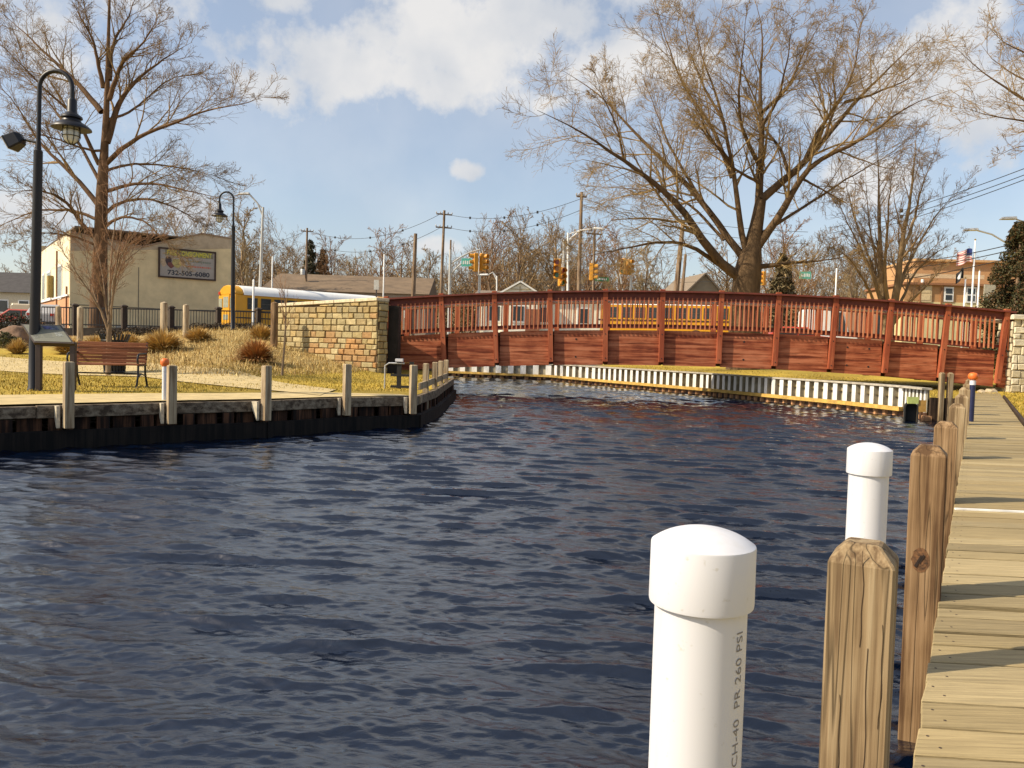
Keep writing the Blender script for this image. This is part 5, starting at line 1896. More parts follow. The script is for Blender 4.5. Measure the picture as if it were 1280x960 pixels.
def flag(pole_top, w, h, cols, lab, drop=.25, dirx=-1):
    nx, nz_ = 26, 13
    V, T = [], []
    for i in range(nx):
        for k in range(nz_):
            s = i / (nx - 1); q = k / (nz_ - 1)
            V.append((dirx * w * s * .92, .10 * math.sin(s * 9) * (.3 + s), -h * q - drop * s * s + .05 * math.sin(7 * s)))
            T.append(cols(s, q))
    F = [(i * nz_ + k, (i + 1) * nz_ + k, (i + 1) * nz_ + k + 1, i * nz_ + k + 1) for i in range(nx - 1) for k in range(nz_ - 1)]
    o = link_obj('flag', fast_mesh('flag', V, F, FLAG, True, T), None, pole_top)
    return tag(o, lab, 'flag')


POLE_M = simple('flagpole_white', (.80, .80, .78), .4, .1, .03, 3)
for (X, Y, d, lab) in ((1205, 348, 57, 'shortest white flagpole, left one, with the dark flag'), (1214.5, 300, 57.5, 'tallest white flagpole, middle one, with the striped flag'), (1222, 338, 58.2, 'right white flagpole against the evergreen')):
    b = px(X - 2, 420, d); zt = px(X, Y, d).z
    t = thing('flagpole', lab, 'flagpole', (b.x, b.y, 1.45), 0, 'flagpoles in front of the brick building')
    mb = MB(); mb.lathe([(.09, -.1), (.09, .2), (.05, zt - 1.5), (.02, zt - 1.46)], 10); mb.build('pole', POLE_M, t, smooth=True)
    mb = MB(); mb.lathe([(.01, zt - 1.50), (.08, zt - 1.42), (.01, zt - 1.34)], 10); mb.build('finial', simple('finial_gold', (.6, .4, .1), .3, .8), t, smooth=True)
us = lambda s, q: ((.03, .05, .20) if s < .4 and q < .54 else ((.55, .04, .05) if int(q * 12.9) % 2 == 0 else (.82, .80, .78)))
p_ = px(1215.5, 311, 57.4); flag((p_.x, p_.y, p_.z), 1.15, .95, us, 'red and white striped flag with a blue canton on the tallest pole', .35)
dk = lambda s, q: ((.75, .75, .74) if (s - .5) ** 2 + (q - .5) ** 2 < .07 else (.02, .02, .025))
p_ = px(1205, 335, 56.9); flag((p_.x, p_.y, p_.z), .55, .75, dk, 'small dark flag with a white centre on the shortest pole', .5)

# ---- utility poles
def utility_pole(X, Ytop, Xb, d, lab, r=.14, arms=1, arm_w=1.2, cans=0, arm_rz=0.3, insul=True):
    b = px(Xb, 420, d); q = px(X, Ytop, d)
    t = thing('utility_pole', lab, 'utility pole', (b.x, b.y, 1.4))
    top = Vector((q.x - b.x, 0, q.z - 1.4))
    mb = MB(); mb.tube([(0, 0, -.3), top * .5, top], [r, r * .85, r * .65], 8); mb.build('pole', POLE_W, t, smooth=True)
    for i in range(arms):
        z = top * (1 - .03 - .10 * i)
        v = Vector((math.cos(arm_rz), math.sin(arm_rz), 0)) * arm_w / 2
        mb = MB(); mb.bar(z - v, z + v, .10, .12); mb.build('crossarm', POLE_W, t)
        mb = MB()
        for k in (-1, -.5, .5, 1): mb.lathe([(.05, 0), (.06, .08), (.03, .18)], 8, z + v * k + Vector((0, 0, .06)))
        mb.build('insulator', simple('insulator', (.35, .33, .32), .4), t)
    for i in range(cans):
        mb = MB(); mb.lathe([(.24, -.55), (.25, .0), (.22, .06)], 14, top * .62 + Vector((-.30 + .55 * i, -.3, 0))); mb.build('transformer', STEEL, t, smooth=True)
    return t


utility_pole(384, 285, 381, 88, 'utility pole with a transformer can beside the far pine', .16, 1, 1.3, 1)
utility_pole(519.5, 292, 514.5, 62, 'thick short brown utility pole left of the thin tall one', .20, 0)
utility_pole(555.5, 263, 549, 76, 'tall utility pole left of the traffic lights with crossarms', .17, 2, 1.5)
utility_pole(563.5, 300, 561, 60, 'slender signal support pole beside the green street sign', .10, 0)
utility_pole(727, 240, 722, 60, 'tall brown utility pole right of the yellow traffic signal', .17, 1, .8)
utility_pole(743, 288, 741, 74, 'shorter utility pole between the tall pole and the leaning pole', .15, 1, 1.6)
utility_pole(854, 275, 839, 55, 'dark leaning utility pole under the big tree', .22, 0)
utility_pole(857, 318, 847, 54.2, 'pale brace pole beside the leaning utility pole', .14, 0)
for X, Y0, d, lab in ((479, 318, 78, 'slim grey post rising behind the bridge end'), (340, 321, 70, 'short white post behind the bus roof'), (317, 350, 46.0, 'white post standing at the side of the bus'), (1043, 336, 62, 'slim white post between the bare trees')):
    b = px(X - 1, 420, d); z = px(X, Y0, d).z - 1.4
    t = thing('slim_post', lab, 'post', (b.x, b.y, 1.4))
    mb = MB(); mb.lathe([(.07, -.1), (.06, z), (.02, z + .05)], 8); mb.build('shaft', WHITE_P, t, smooth=True)
    mb = MB(); mb.lathe([(.13, -.1), (.13, .25), (.08, .3)], 8); mb.build('foot', STEEL, t)


# ---- street lights with long arms
def street_light(Xb, Xt, Yt, d, arm, lab, m=STEEL, r=.09):
    b = px(Xb, 420, d); q = px(Xt, Yt, d)
    t = thing('street_light', lab, 'street light', (b.x, b.y, 1.4))
    top = Vector((q.x - b.x, 0, q.z - 1.4))
    mb = MB(); mb.tube([(0, 0, -.2), top], [r * 1.25, r * .75], 10); mb.build('pole', m, t, smooth=True)
    e = px(arm[-1][0], arm[-1][1], d)
    pts = [top * .93] + [Vector((px(a, c, d).x - b.x, 0, px(a, c, d).z - 1.4)) for a, c in arm]
    mb = MB(); mb.tube(pts, r * .55, 8); mb.tube([top * .985, pts[1]], r * .4, 6); mb.build('arm', m, t, smooth=True)
    s = 1 if pts[-1].x > pts[-2].x else -1
    h = MB()
    c = pts[-1]
    h.add([(c.x, c.y - .13, c.z - .02), (c.x + s * .75, c.y - .1, c.z - .05), (c.x + s * .75, c.y + .1, c.z - .05), (c.x, c.y + .13, c.z - .02),
           (c.x, c.y - .10, c.z + .12), (c.x + s * .6, c.y - .08, c.z + .08), (c.x + s * .6, c.y + .08, c.z + .08), (c.x, c.y + .10, c.z + .12)],
          [(3, 2, 1, 0), (4, 5, 6, 7), (0, 1, 5, 4), (1, 2, 6, 5), (2, 3, 7, 6), (3, 0, 4, 7)])
    h.build('lamp_head', m, t, bevel=.03)
    return t


street_light(322.5, 329, 259, 49.0, [(322, 254), (312, 243)], 'pale steel street light behind the bus, arm reaching left')
street_light(710, 710, 291, 57, [(725, 288), (742, 286)], 'white street light near the tall brown pole with an arm to the right', WHITE_P)
street_light(621, 621, 345, 64, [(616, 340), (610, 344)], 'small white street light above the white house roof', WHITE_P, .07)
street_light(1300, 1300, 318, 41, [(1262, 306), (1240, 293), (1222, 288)], 'white curved street light arm reaching left in front of the evergreen', WHITE_P, .08)
street_light(1320, 1320, 290, 36, [(1295, 282), (1270, 274)], 'grey street light head at the right edge above the evergreen', STEEL, .06)

# ---- traffic signals
SIG = simple('signal_yellow', (.60, .27, .02), .5, 0, .08, 6)


def make_signal(name='traffic_light'):
    t = thing(name, 'yellow traffic light', 'traffic light')
    mb = MB(); mb.box((0, 0, 0), (.38, .26, 1.12)); mb.build('housing', SIG, t, bevel=.03)
    for i, z in enumerate((.36, 0, -.36)):
        mb = MB(); mb.tube([(0, -.135, z), (0, -.145, z)], .13, 14); mb.build('lens', simple('lens_%d' % i, ((.20, .02, .02), (.25, .14, .02), (.02, .16, .09))[i], .2), t)
        mb = MB()
        vs = []
        for (y, r) in ((-.13, .155), (-.40, .165)):
            vs += [(r * math.cos(a), y - .0, z + r * math.sin(a)) for a in np.linspace(-.5, math.pi + .5, 12)]
        mb.add(vs, [(k, k + 1, k + 13, k + 12) for k in range(11)]); mb.build('visor', SIG, t)
    mb = MB(); mb.tube([(0, 0, .56), (0, 0, .75)], .04, 8); mb.build('hanger', STEEL, t)
    return t


def signal_at(src, X, Y, d, rz, lab, s=1.0):
    q = px(X, Y, d)
    if src.get('used'):
        o = dup(src, q, rz, lab, 'yellow traffic lights over the junction', s)
        if 'used' in o: del o['used']
    else:
        o = src; o.location = q; o.rotation_euler = (0, 0, rz); o.scale = (s, s, s); o['label'] = lab; o['group'] = 'yellow traffic lights over the junction'; o['used'] = 1
    return o


sg = make_signal()
signal_at(sg, 594.5, 328, 50, rad(-75), 'yellow traffic light right of the green sign, facing left', 1.02)
signal_at(sg, 603, 328, 50.3, rad(60), 'yellow traffic light back to back with the one by the green sign', .98)
signal_at(sg, 697, 336, 52, rad(-15), 'left half of the tall yellow signal pair above the bridge middle', 1.15)
signal_at(sg, 702, 346, 52.6, rad(25), 'right lower half of the tall yellow signal pair above the bridge middle', 1.1)
signal_at(sg, 739.5, 340, 58, rad(80), 'yellow traffic light with a dark edge beside the dark green sign', 1.1)
signal_at(sg, 779, 333, 55, rad(-30), 'left of the two yellow traffic lights near the leaning pole', .95)
signal_at(sg, 786, 334, 55.4, rad(40), 'right of the two yellow traffic lights near the leaning pole', .95)
signal_at(sg, 954, 348, 58, rad(-70), 'yellow traffic light just right of the big trunk', .9)
if 'used' in sg: del sg['used']


def mast(Xb, Yb0, d, pts, lab):
    b = px(Xb, 420, d)
    t = thing('signal_mast', lab, 'signal mast', (b.x, b.y, 1.4))
    L_ = lambda X, Y: Vector((px(X, Y, d).x - b.x, 0, px(X, Y, d).z - 1.4))
    mb = MB(); mb.tube([(0, 0, -.2), L_(Xb + 2, Yb0)], [.11, .08], 10); mb.build('pole', STEEL, t, smooth=True)
    mb = MB()
    for run in pts: mb.tube([L_(*q) for q in run], .05, 8)
    mb.build('arm', STEEL, t, smooth=True)


mast(561, 312, 50, [[(563, 330), (575, 322), (588, 315), (600, 312)], [(562, 343), (575, 331), (590, 320)]], 'curved truss mast holding the green street sign and a signal')
mast(597.5, 345, 50.6, [[(598, 345), (601, 316)]], 'slim pale mast below the signal by the green sign')
mast(777, 362, 55.2, [[(777, 355), (774, 338), (776, 325)]], 'bent pale mast under the pair of signals by the leaning pole')
mast(787, 345, 55.5, [[(787, 345), (786, 325)]], 'straight pale mast under the pair of signals by the leaning pole')
mast(703, 300, 52.8, [[(703, 318), (700, 320)]], 'pale mast holding the tall signal pair')


def plate(X, Y, d, w, h, col, lab, rim=True, post=False, rz=0.0, txt=None):
    q = px(X, Y, d)
    t = thing('street_sign', lab, 'sign', (q.x, q.y, q.z), rz)
    mb = MB(); mb.box((0, 0, 0), (w, .03, h)); mb.build('plate', simple('sign_col_%d%d%d' % tuple(int(c * 99) for c in col), col, .5), t)
    if txt:
        mb = MB(); x = -w * .36
        rnd = random.Random(X)
        while x < w * .34:
            ww = rnd.uniform(.05, .09); mb.box((x + ww / 2, -.018, rnd.uniform(-.02, .02)), (ww, .006, h * .42)); x += ww + .05
        mb.build('lettering', WHITE_P, t)
    if post:
        mb = MB(); mb.bar((0, .04, -2.4), (0, .04, h / 2), .06, .05, (0, 1, 0)); mb.build('post', simple('sign_post_dark', (.06, .05, .045), .6), t)
    return t


plate(583, 328, 49.8, .62, .50, (.10, .45, .36), 'bright green street name sign left of a yellow signal', txt=True)
plate(752.5, 349, 57.8, 1.0, .30, (.03, .16, .05), 'dark green street name sign beside the edge on signal', txt=True)
plate(1006.5, 344, 60, .85, .55, (.12, .42, .32), 'green street name sign right of the big trunk', txt=True)
plate(1237, 366.5, 33, .48, .70, (.50, .46, .36), 'back of a tan road sign on a dark post before the evergreen', post=True)
plate(470.5, 356, 45, .28, .55, (.60, .58, .52), 'small grey box on the wall line left of the bridge end', post=True)


# ---- overhead cables
def cable(P, d, sag, lab, r=.018, drops=0):
    a, b = px(*P[0], d[0]), px(*P[1], d[1])
    mid = (a + b) / 2
    n = 26
    pts = []
    for i in range(n + 1):
        s = i / n; q = a.lerp(b, s); q.z -= sag * 4 * s * (1 - s); pts.append(q)
    mb = MB(); mb.tube([q - a for q in pts], r, 5)
    for k in range(drops):
        q = pts[(k + 1) * n // (drops + 1)] - a
        mb.box(q, (.16, .1, .2))
    o = mb.build('overhead_cable', simple('cable_dark', (.03, .03, .032), .7), None, a)
    return tag(o, lab, 'cable', 'overhead cables along the street')


cable(((384, 288), (555, 265)), (88, 76), 1.6, 'overhead cable from the far pine pole to the tall pole, upper one', .022, 3)
cable(((384, 303), (555, 282)), (88, 76), 1.7, 'overhead cable from the far pine pole to the tall pole, lower one', .022, 3)
cable(((250, 303), (384, 288)), (100, 88), 1.2, 'overhead cable running left from the far pine pole', .022, 1)
cable(((555, 267), (727, 248)), (76, 60), .9, 'overhead cable with clips between the tall pole and the brown pole, upper one', .020, 3)
cable(((555, 283), (727, 262)), (76, 60), 1.0, 'overhead cable with clips between the tall pole and the brown pole, lower one', .020, 3)
cable(((727, 248), (1010, 290)), (60, 52), .5, 'overhead cable passing behind the big tree, upper one', .016, 1)
cable(((727, 256), (1010, 305)), (60, 52), .5, 'overhead cable passing behind the big tree, lower one', .016, 1)
cable(((540, 342), (900, 310)), (70, 62), .6, 'overhead cable low over the signals', .014)
cable(((560, 352), (1010, 345)), (68, 60), .4, 'lowest overhead cable over the signals', .014)
for (a, b, lab) in (((1035, 285), (1290, 207), 'top one of the high cables rising to the right edge'), ((1035, 292), (1290, 215), 'second of the high cables rising to the right edge'), ((1030, 300), (1290, 221), 'third of the high cables rising to the right edge')):
    cable((a, b), (60, 34), .3, lab, .018, 1)
for (a, b, lab) in (((1130, 328), (1290, 299), 'upper cable crossing in front of the brick building'), ((1130, 335), (1290, 306), 'middle cable crossing in front of the brick building'), ((1100, 352), (1290, 316), 'lower cable crossing in front of the brick building')):
    cable((a, b), (48, 30), .15, lab, .020)
# ================================================================== trees
def tubes_np(P, R, S):
    """P (N,K,3), R (N,K) -> vertices and quads of N tubes with S sides"""
    N_, K, _ = P.shape
    T = np.gradient(P, axis=1)
    T /= np.linalg.norm(T, axis=2, keepdims=True) + 1e-9
    m = T.mean(1)
    ref = np.where((np.abs(m[:, 2]) > .8)[:, None], np.array([1.0, 0, 0]), np.array([0, 0, 1.0]))[:, None, :]
    u = np.cross(T, ref); u /= np.linalg.norm(u, axis=2, keepdims=True) + 1e-9
    v = np.cross(T, u)
    a = np.arange(S) * 2 * np.pi / S
    V = P[:, :, None, :] + R[:, :, None, None] * (np.cos(a)[None, None, :, None] * u[:, :, None, :] + np.sin(a)[None, None, :, None] * v[:, :, None, :])
    idx = np.arange(N_ * K * S).reshape(N_, K, S)
    nx = np.roll(idx, -1, 2)
    F = np.stack([idx[:, :-1], nx[:, :-1], nx[:, 1:], idx[:, 1:]], -1).reshape(-1, 4)
    return V.reshape(-1, 3), F


def spawn(P, R, M, t0, t1, ang, lens, rf, K, wob, trop, rng, rmin=.006, taper=.35, droop=0.0):
    """M children on each of the N parent lines"""
    N_, Kp, _ = P.shape
    t = t0 + (t1 - t0) * (np.arange(M)[None, :] + rng.random((N_, M))) / M
    f = t * (Kp - 1); i = np.clip(f.astype(int), 0, Kp - 2); w = (f - i)[..., None]
    n = np.arange(N_)[:, None]
    A, B = P[n, i], P[n, i + 1]
    pos = A * (1 - w) + B * w
    tg = B - A; tg /= np.linalg.norm(tg, axis=2, keepdims=True) + 1e-9
    r = R[n, i] * (1 - w[..., 0]) + R[n, i + 1] * w[..., 0]
    plen = np.linalg.norm(np.diff(P, axis=1), axis=2).sum(1)[:, None]
    L = plen * (lens[0] + (lens[1] - lens[0]) * rng.random((N_, M))) * (1.15 - .65 * t)
    rnd = rng.normal(size=(N_, M, 3))
    pr = np.cross(tg, rnd); pr /= np.linalg.norm(pr, axis=2, keepdims=True) + 1e-9
    a = np.radians(ang[0] + (ang[1] - ang[0]) * rng.random((N_, M)))[..., None]
    d = tg * np.cos(a) + pr * np.sin(a)
    d[..., 2] += trop; d /= np.linalg.norm(d, axis=2, keepdims=True)
    pos = pos.reshape(-1, 3); d = d.reshape(-1, 3); L = L.reshape(-1); r0 = np.maximum((r * rf).reshape(-1), rmin)
    Q = [pos]
    for k in range(1, K):
        d = d + rng.normal(size=d.shape) * wob
        d[:, 2] += trop * .35 - droop * k / K
        d /= np.linalg.norm(d, axis=1, keepdims=True)
        Q.append(Q[-1] + d * (L / (K - 1))[:, None])
    Q = np.stack(Q, 1)
    RR = r0[:, None] * (1 - (1 - taper) * np.linspace(0, 1, K))[None, :]
    return Q, np.maximum(RR, rmin * .7)


def merge(parts):
    V, F, b = [], [], 0
    for v, f in parts:
        V.append(v); F.append(f + b); b += len(v)
    return np.concatenate(V), np.concatenate(F)


def resample(pts, rads, K, rng, jit=0.0):
    pts = np.array(pts, float); rads = np.array(rads, float)
    s = np.concatenate([[0], np.cumsum(np.linalg.norm(np.diff(pts, axis=0), axis=1))])
    q = np.linspace(0, s[-1], K)
    # smooth by Catmull style blending: interpolate then relax
    P = np.stack([np.interp(q, s, pts[:, c]) for c in range(3)], 1)
    for _ in range(2): P[1:-1] = .25 * P[:-2] + .5 * P[1:-1] + .25 * P[2:]
    if jit:
        j = rng.normal(size=P.shape) * jit; j[0] = 0; P += j
    return P, np.interp(q, s, rads)


BARK = tinted('tree_bark', .9, 16, .7, .35, (1, 1, .35), .2)


def bark(name, col, v=.35):
    return simple(name, col, .9, 0, .28, 5, .6, .2, (1, 1, .3))


def guided_tree(name, lab, cat, d, base_px, trunk, limbs, mt, mc, seed, M1=12, lens1=(.18, .36), M2=7, M3=6, M4=3, twig=.008, trop=.10, droop=0.0, zspread=.35, ang1=(28, 62)):
    """trunk and main limbs follow the photo; depth is given by spreading the limbs to and fro; the rest grows"""
    rng = np.random.default_rng(seed)
    b = on_land(base_px, d)
    t = thing(name, lab, cat, b)
    off = np.array(b)
    s = d / F_PX

    def world(pts, dy):
        out = []
        for i, (X, Y) in enumerate(pts):
            out.append(np.array(px(X, Y, d)) - off)
        out = np.array(out)
        L = np.concatenate([[0], np.cumsum(np.linalg.norm(np.diff(out, axis=0), axis=1))])
        yy = dy * (L / max(L[-1], 1e-6)) ** 1.2 * L[-1]
        # keep the silhouette from the photo while the limb leans to or fro
        for i in range(len(out)):
            k = (d + yy[i]) / d
            w = (out[i] + off - np.array(EYE)) * k + np.array(EYE) - off
            out[i] = w
        return out
    tp = world([p for p, _ in trunk], 0); tp[0, 2] = -.3
    P, R = resample(tp, [r * s for _, r in trunk], 22, rng, .0)
    Vt = [tubes_np(P[None], R[None], 14)]
    # flare and buttress lumps at the foot
    lim = []
    for (pts, r0, r1, dy) in limbs:
        wp = world(pts, dy)
        LP, _ = resample(wp, np.zeros(len(pts)), 18, rng, .012 * d / 36)
        LR = r1 * s * .8 * (1 - .72 * np.linspace(0, 1, 18) ** 3) + (r0 - r1) * s * (1 - np.linspace(0, 1, 18)) ** 1.35
        lim.append((LP, LR))
        Vt.append(tubes_np(LP[None], LR[None], 9))
    V, F = merge(Vt)
    link_obj('trunk', fast_mesh('trunk', V, F, mt, True), t)
    crown = []
    PP = np.stack([p for p, _ in lim]); RR = np.stack([r for _, r in lim])
    Q1, R1 = spawn(PP, RR, M1, .2, 1.0, ang1, lens1, .46, 9, .10, trop, rng, twig * 1.5, .22, droop)
    crown.append(tubes_np(Q1, R1, 6))
    Q2, R2 = spawn(Q1, R1, M2, .15, 1.0, (22, 55), (.38, .70), .5, 6, .12, trop * .8, rng, twig * 1.05, .3, droop)
    crown.append(tubes_np(Q2, R2, 4))
    Q3, R3 = spawn(Q2, R2, M3, .12, 1.0, (22, 55), (.42, .75), .6, 4, .13, trop * .6, rng, twig * .85, .45, droop)
    crown.append(tubes_np(Q3, R3, 3))
    if M4:
        Q4, R4 = spawn(Q3, R3, M4, .2, 1.0, (20, 50), (.45, .85), .7, 3, .13, trop * .4, rng, twig * .7, .6, droop)
        crown.append(tubes_np(Q4, R4, 3))
    V, F = merge(crown)
    link_obj('crown', fast_mesh('crown', V, F, mc, True), t)
    return t


BT = bark('oak_bark', (.125, .078, .040)); BTC = bark('oak_twig', (.29, .195, .085))
BIG_TRUNK = [((930, 425), 21), ((931, 395), 18.5), ((932, 365), 17), ((934, 345), 17), ((937, 325), 15), ((941, 306), 10.5), ((946, 280), 8), ((951, 250), 6.5)]
BIG = [
    ([(932, 352), (920, 345), (889, 319), (855, 262), (811, 223), (780, 201), (750, 179), (706, 153), (672, 138)], 7.00, 1.12, -.25),
    ([(898, 330), (872, 311), (850, 302), (811, 304), (767, 313), (725, 322)], 3.15, 0.63, -.5),
    ([(934, 330), (912, 300), (899, 280), (872, 245), (829, 201), (798, 171), (767, 136), (746, 114), (702, 87)], 5.25, 0.91, .25),
    ([(935, 328), (929, 306), (920, 245), (916, 201), (905, 162), (899, 122), (881, 87), (872, 44), (864, 8)], 4.55, 0.77, -.15),
    ([(915, 222), (890, 153), (864, 127), (842, 79), (829, 39), (814, -2)], 3.15, 0.63, .3),
    ([(940, 312), (949, 262), (951, 210), (953, 166), (949, 122), (951, 79), (956, 44), (942, -8)], 6.65, 0.70, .05),
    ([(951, 210), (938, 188), (925, 153), (923, 109), (929, 61), (934, 8)], 3.15, 0.56, -.35),
    ([(951, 250), (986, 219), (1004, 206), (1030, 175), (1065, 131), (1091, 105), (1117, 79), (1158, 42)], 5.60, 0.77, .2),
    ([(941, 318), (960, 290), (982, 258), (1001, 219), (1030, 192), (1065, 184), (1096, 162), (1139, 127), (1190, 112)], 5.95, 0.77, -.3),
    ([(1004, 206), (1021, 166), (1052, 122), (1069, 87), (1074, 44), (1080, 14)], 3.15, 0.63, -.15),
    ([(986, 219), (977, 188), (960, 166), (942, 136), (934, 105)], 2.80, 0.56, .4),
    ([(941, 335), (965, 331), (984, 330), (1004, 327), (1030, 326), (1068, 318)], 3.85, 0.56, -.3),
    ([(953, 140), (986, 109), (1004, 66), (1030, 22)], 2.66, 0.56, .35),
    ([(1056, 128), (1090, 118), (1135, 100), (1165, 66)], 2.10, 0.49, .5),
    ([(1001, 222), (1043, 245), (1070, 262)], 1.82, 0.49, -.6),
    ([(916, 204), (885, 171), (862, 144)], 2.38, 0.56, -.5),
    ([(889, 270), (855, 215), (832, 172), (815, 125), (800, 88)], 2.80, 0.56, .55),
    ([(780, 201), (772, 160), (752, 118), (742, 85)], 1.82, 0.49, -.4),
    ([(955, 290), (1000, 262), (1045, 232), (1090, 205), (1140, 180)], 2.52, 0.49, .6),
    ([(905, 300), (870, 262), (840, 240), (790, 236), (735, 232)], 2.24, 0.49, .65),
    ([(951, 160), (975, 120), (985, 70), (992, 15)], 2.24, 0.49, -.5),
    ([(903, 150), (880, 110), (860, 60), (852, 10)], 2.10, 0.49, .45),
    ([(1030, 175), (1045, 130), (1040, 85), (1052, 35)], 2.10, 0.49, .3),
    ([(950, 230), (915, 210), (880, 160), (866, 110)], 2.10, 0.49, -.7)]
guided_tree('bare_tree', 'huge spreading bare tree with a dark forked trunk behind the middle of the footbridge', 'tree', 37.0, 930, BIG_TRUNK, BIG, BT, BTC, 3, 16, (.18, .42), 7, 6, 2, .0078, .045)

LT = bark('left_bark', (.135, .080, .045)); LTC = bark('left_twig', (.25, .165, .075))
L_TRUNK = [((122, 420), 12.5), ((123, 395), 11), ((124, 360), 9.5), ((126, 310), 8), ((126, 270), 7.4), ((128, 230), 6.8), ((131, 180), 4.4), ((134, 120), 3.2), ((135, 60), 2.2), ((137, 0), 1.5), ((138, -70), .6)]
LEFT = [
    ([(132, 205), (153, 184), (181, 166), (212, 156), (240, 144), (260, 137), (300, 131), (337, 119)], 3.36, 0.52, -.2),
    ([(133, 178), (147, 131), (169, 100), (203, 75), (240, 52)], 4.87, 0.52, .2),
    ([(136, 125), (153, 75), (181, 53), (203, 12)], 3.48, 0.45, -.2),
    ([(137, 100), (141, 53), (162, 19), (175, -20)], 3.02, 0.45, .3),
    ([(129, 110), (116, 47), (97, 16), (84, -12)], 3.02, 0.45, -.25),
    ([(127, 140), (94, 100), (56, 66), (31, 41), (0, 14)], 3.94, 0.45, .2),
    ([(124, 206), (103, 160), (90, 140), (56, 112), (19, 72), (-12, 45)], 2.88, 0.45, -.3),
    ([(125, 228), (97, 175), (66, 134), (31, 94), (-10, 80)], 2.40, 0.45, .4),
    ([(124, 258), (103, 231), (69, 197), (50, 181), (19, 128), (-12, 96)], 3.52, 0.52, .1),
    ([(124, 300), (109, 290), (87, 256), (78, 247), (50, 237), (10, 240)], 3.68, 0.60, -.35),
    ([(130, 268), (147, 253), (187, 247), (225, 262), (262, 285)], 2.56, 0.45, .2),
    ([(130, 240), (169, 228), (206, 231), (237, 240), (290, 250)], 2.56, 0.45, -.3),
    ([(131, 215), (160, 204), (205, 206), (250, 214), (292, 228)], 1.92, 0.45, .4),
    ([(128, 285), (150, 270), (180, 275), (205, 300), (222, 318)], 2.24, 0.45, -.5),
    ([(125, 275), (90, 262), (50, 262), (8, 278), (-15, 292)], 2.40, 0.45, .3),
    ([(126, 310), (96, 296), (60, 290), (20, 300)], 1.92, 0.45, -.5),
    ([(134, 150), (165, 140), (210, 98), (262, 90)], 1.92, 0.45, .5),
    ([(131, 190), (100, 185), (60, 170), (10, 165)], 1.92, 0.45, -.5)]
guided_tree('bare_tree', 'tall bare tree with a reddish trunk in front of the beige building on the left', 'tree', 35.2, 122, L_TRUNK, LEFT, LT, LTC, 5, 18, (.18, .42), 7, 5, 1, .0072, .07, ang1=(22, 50))

ST = bark('sapling_bark', (.24, .17, .11)); STC = bark('sapling_twig', (.28, .16, .09))
S_TRUNK = [((135, 436), 3.2), ((136, 425), 3.0), ((136.5, 415), 2.8), ((137, 405), 2.6)]
SAP = [
    ([(136, 418), (130, 395), (112, 365), (92, 335), (70, 300)], 1.9, .35, -.2),
    ([(137, 412), (137, 370), (139, 320), (146, 260), (150, 200)], 2.0, .35, .1),
    ([(136, 410), (132, 370), (126, 330), (112, 282)], 1.6, .35, .25),
    ([(138, 405), (142, 360), (150, 320), (172, 285), (184, 262)], 1.5, .35, -.25),
    ([(137, 400), (145, 350), (160, 310), (180, 300)], 1.2, .3, .3),
    ([(130, 396), (118, 368), (108, 330), (104, 290)], 1.2, .3, .35),
    ([(139, 385), (146, 330), (158, 250), (165, 210)], 1.4, .3, -.1),
    ([(134, 392), (125, 350), (112, 315), (84, 290)], 1.1, .3, -.4),
    ([(141, 365), (152, 330), (190, 300), (205, 290)], 1.0, .3, .3)]
guided_tree('ornamental_tree', 'young multi stemmed pinkish tree rising behind the litter bin', 'tree', 18.6, 135, S_TRUNK, SAP, ST, STC, 9, 12, (.16, .36), 6, 5, 0, .0034, .12, ang1=(15, 42))

RT = bark('right_bark', (.25, .17, .09)); RTC = bark('right_twig', (.30, .20, .11))
R_TRUNK = [((1110, 425), 8), ((1110, 405), 7.5), ((1111, 390), 7)]
RIGHT = [
    ([(1107, 405), (1101, 357), (1100, 300), (1098, 226), (1096, 172)], 5, .7, .1),
    ([(1114, 400), (1122, 357), (1128, 299), (1137, 255), (1142, 211), (1146, 158)], 5.5, .7, -.1),
    ([(1125, 320), (1140, 285), (1150, 240), (1163, 205), (1172, 186)], 2.6, .5, .25),
    ([(1107, 400), (1092, 345), (1070, 300), (1055, 268), (1040, 240)], 3.0, .5, -.2),
    ([(1106, 398), (1090, 330), (1072, 285), (1062, 250), (1052, 205)], 2.8, .5, .3),
    ([(1114, 398), (1128, 345), (1148, 305), (1170, 268), (1200, 236)], 3.2, .5, .3),
    ([(1112, 396), (1105, 350), (1108, 300), (1112, 250), (1118, 190)], 3.2, .5, -.4),
    ([(1116, 405), (1140, 375), (1165, 350), (1190, 322)], 2.6, .5, -.5),
    ([(1118, 398), (1140, 345), (1165, 318), (1200, 300)], 2.4, .5, .4),
    ([(1104, 400), (1080, 350), (1062, 322), (1030, 300)], 2.4, .5, -.5),
    ([(1108, 395), (1098, 340), (1086, 280), (1082, 215)], 2.6, .5, .5)]
guided_tree('bare_tree', 'pale multi stemmed bare tree behind the right half of the footbridge', 'tree', 38.0, 1110, R_TRUNK, RIGHT, RT, RTC, 12, 13, (.14, .30), 5, 5, 2, .0075, .14, ang1=(16, 44))

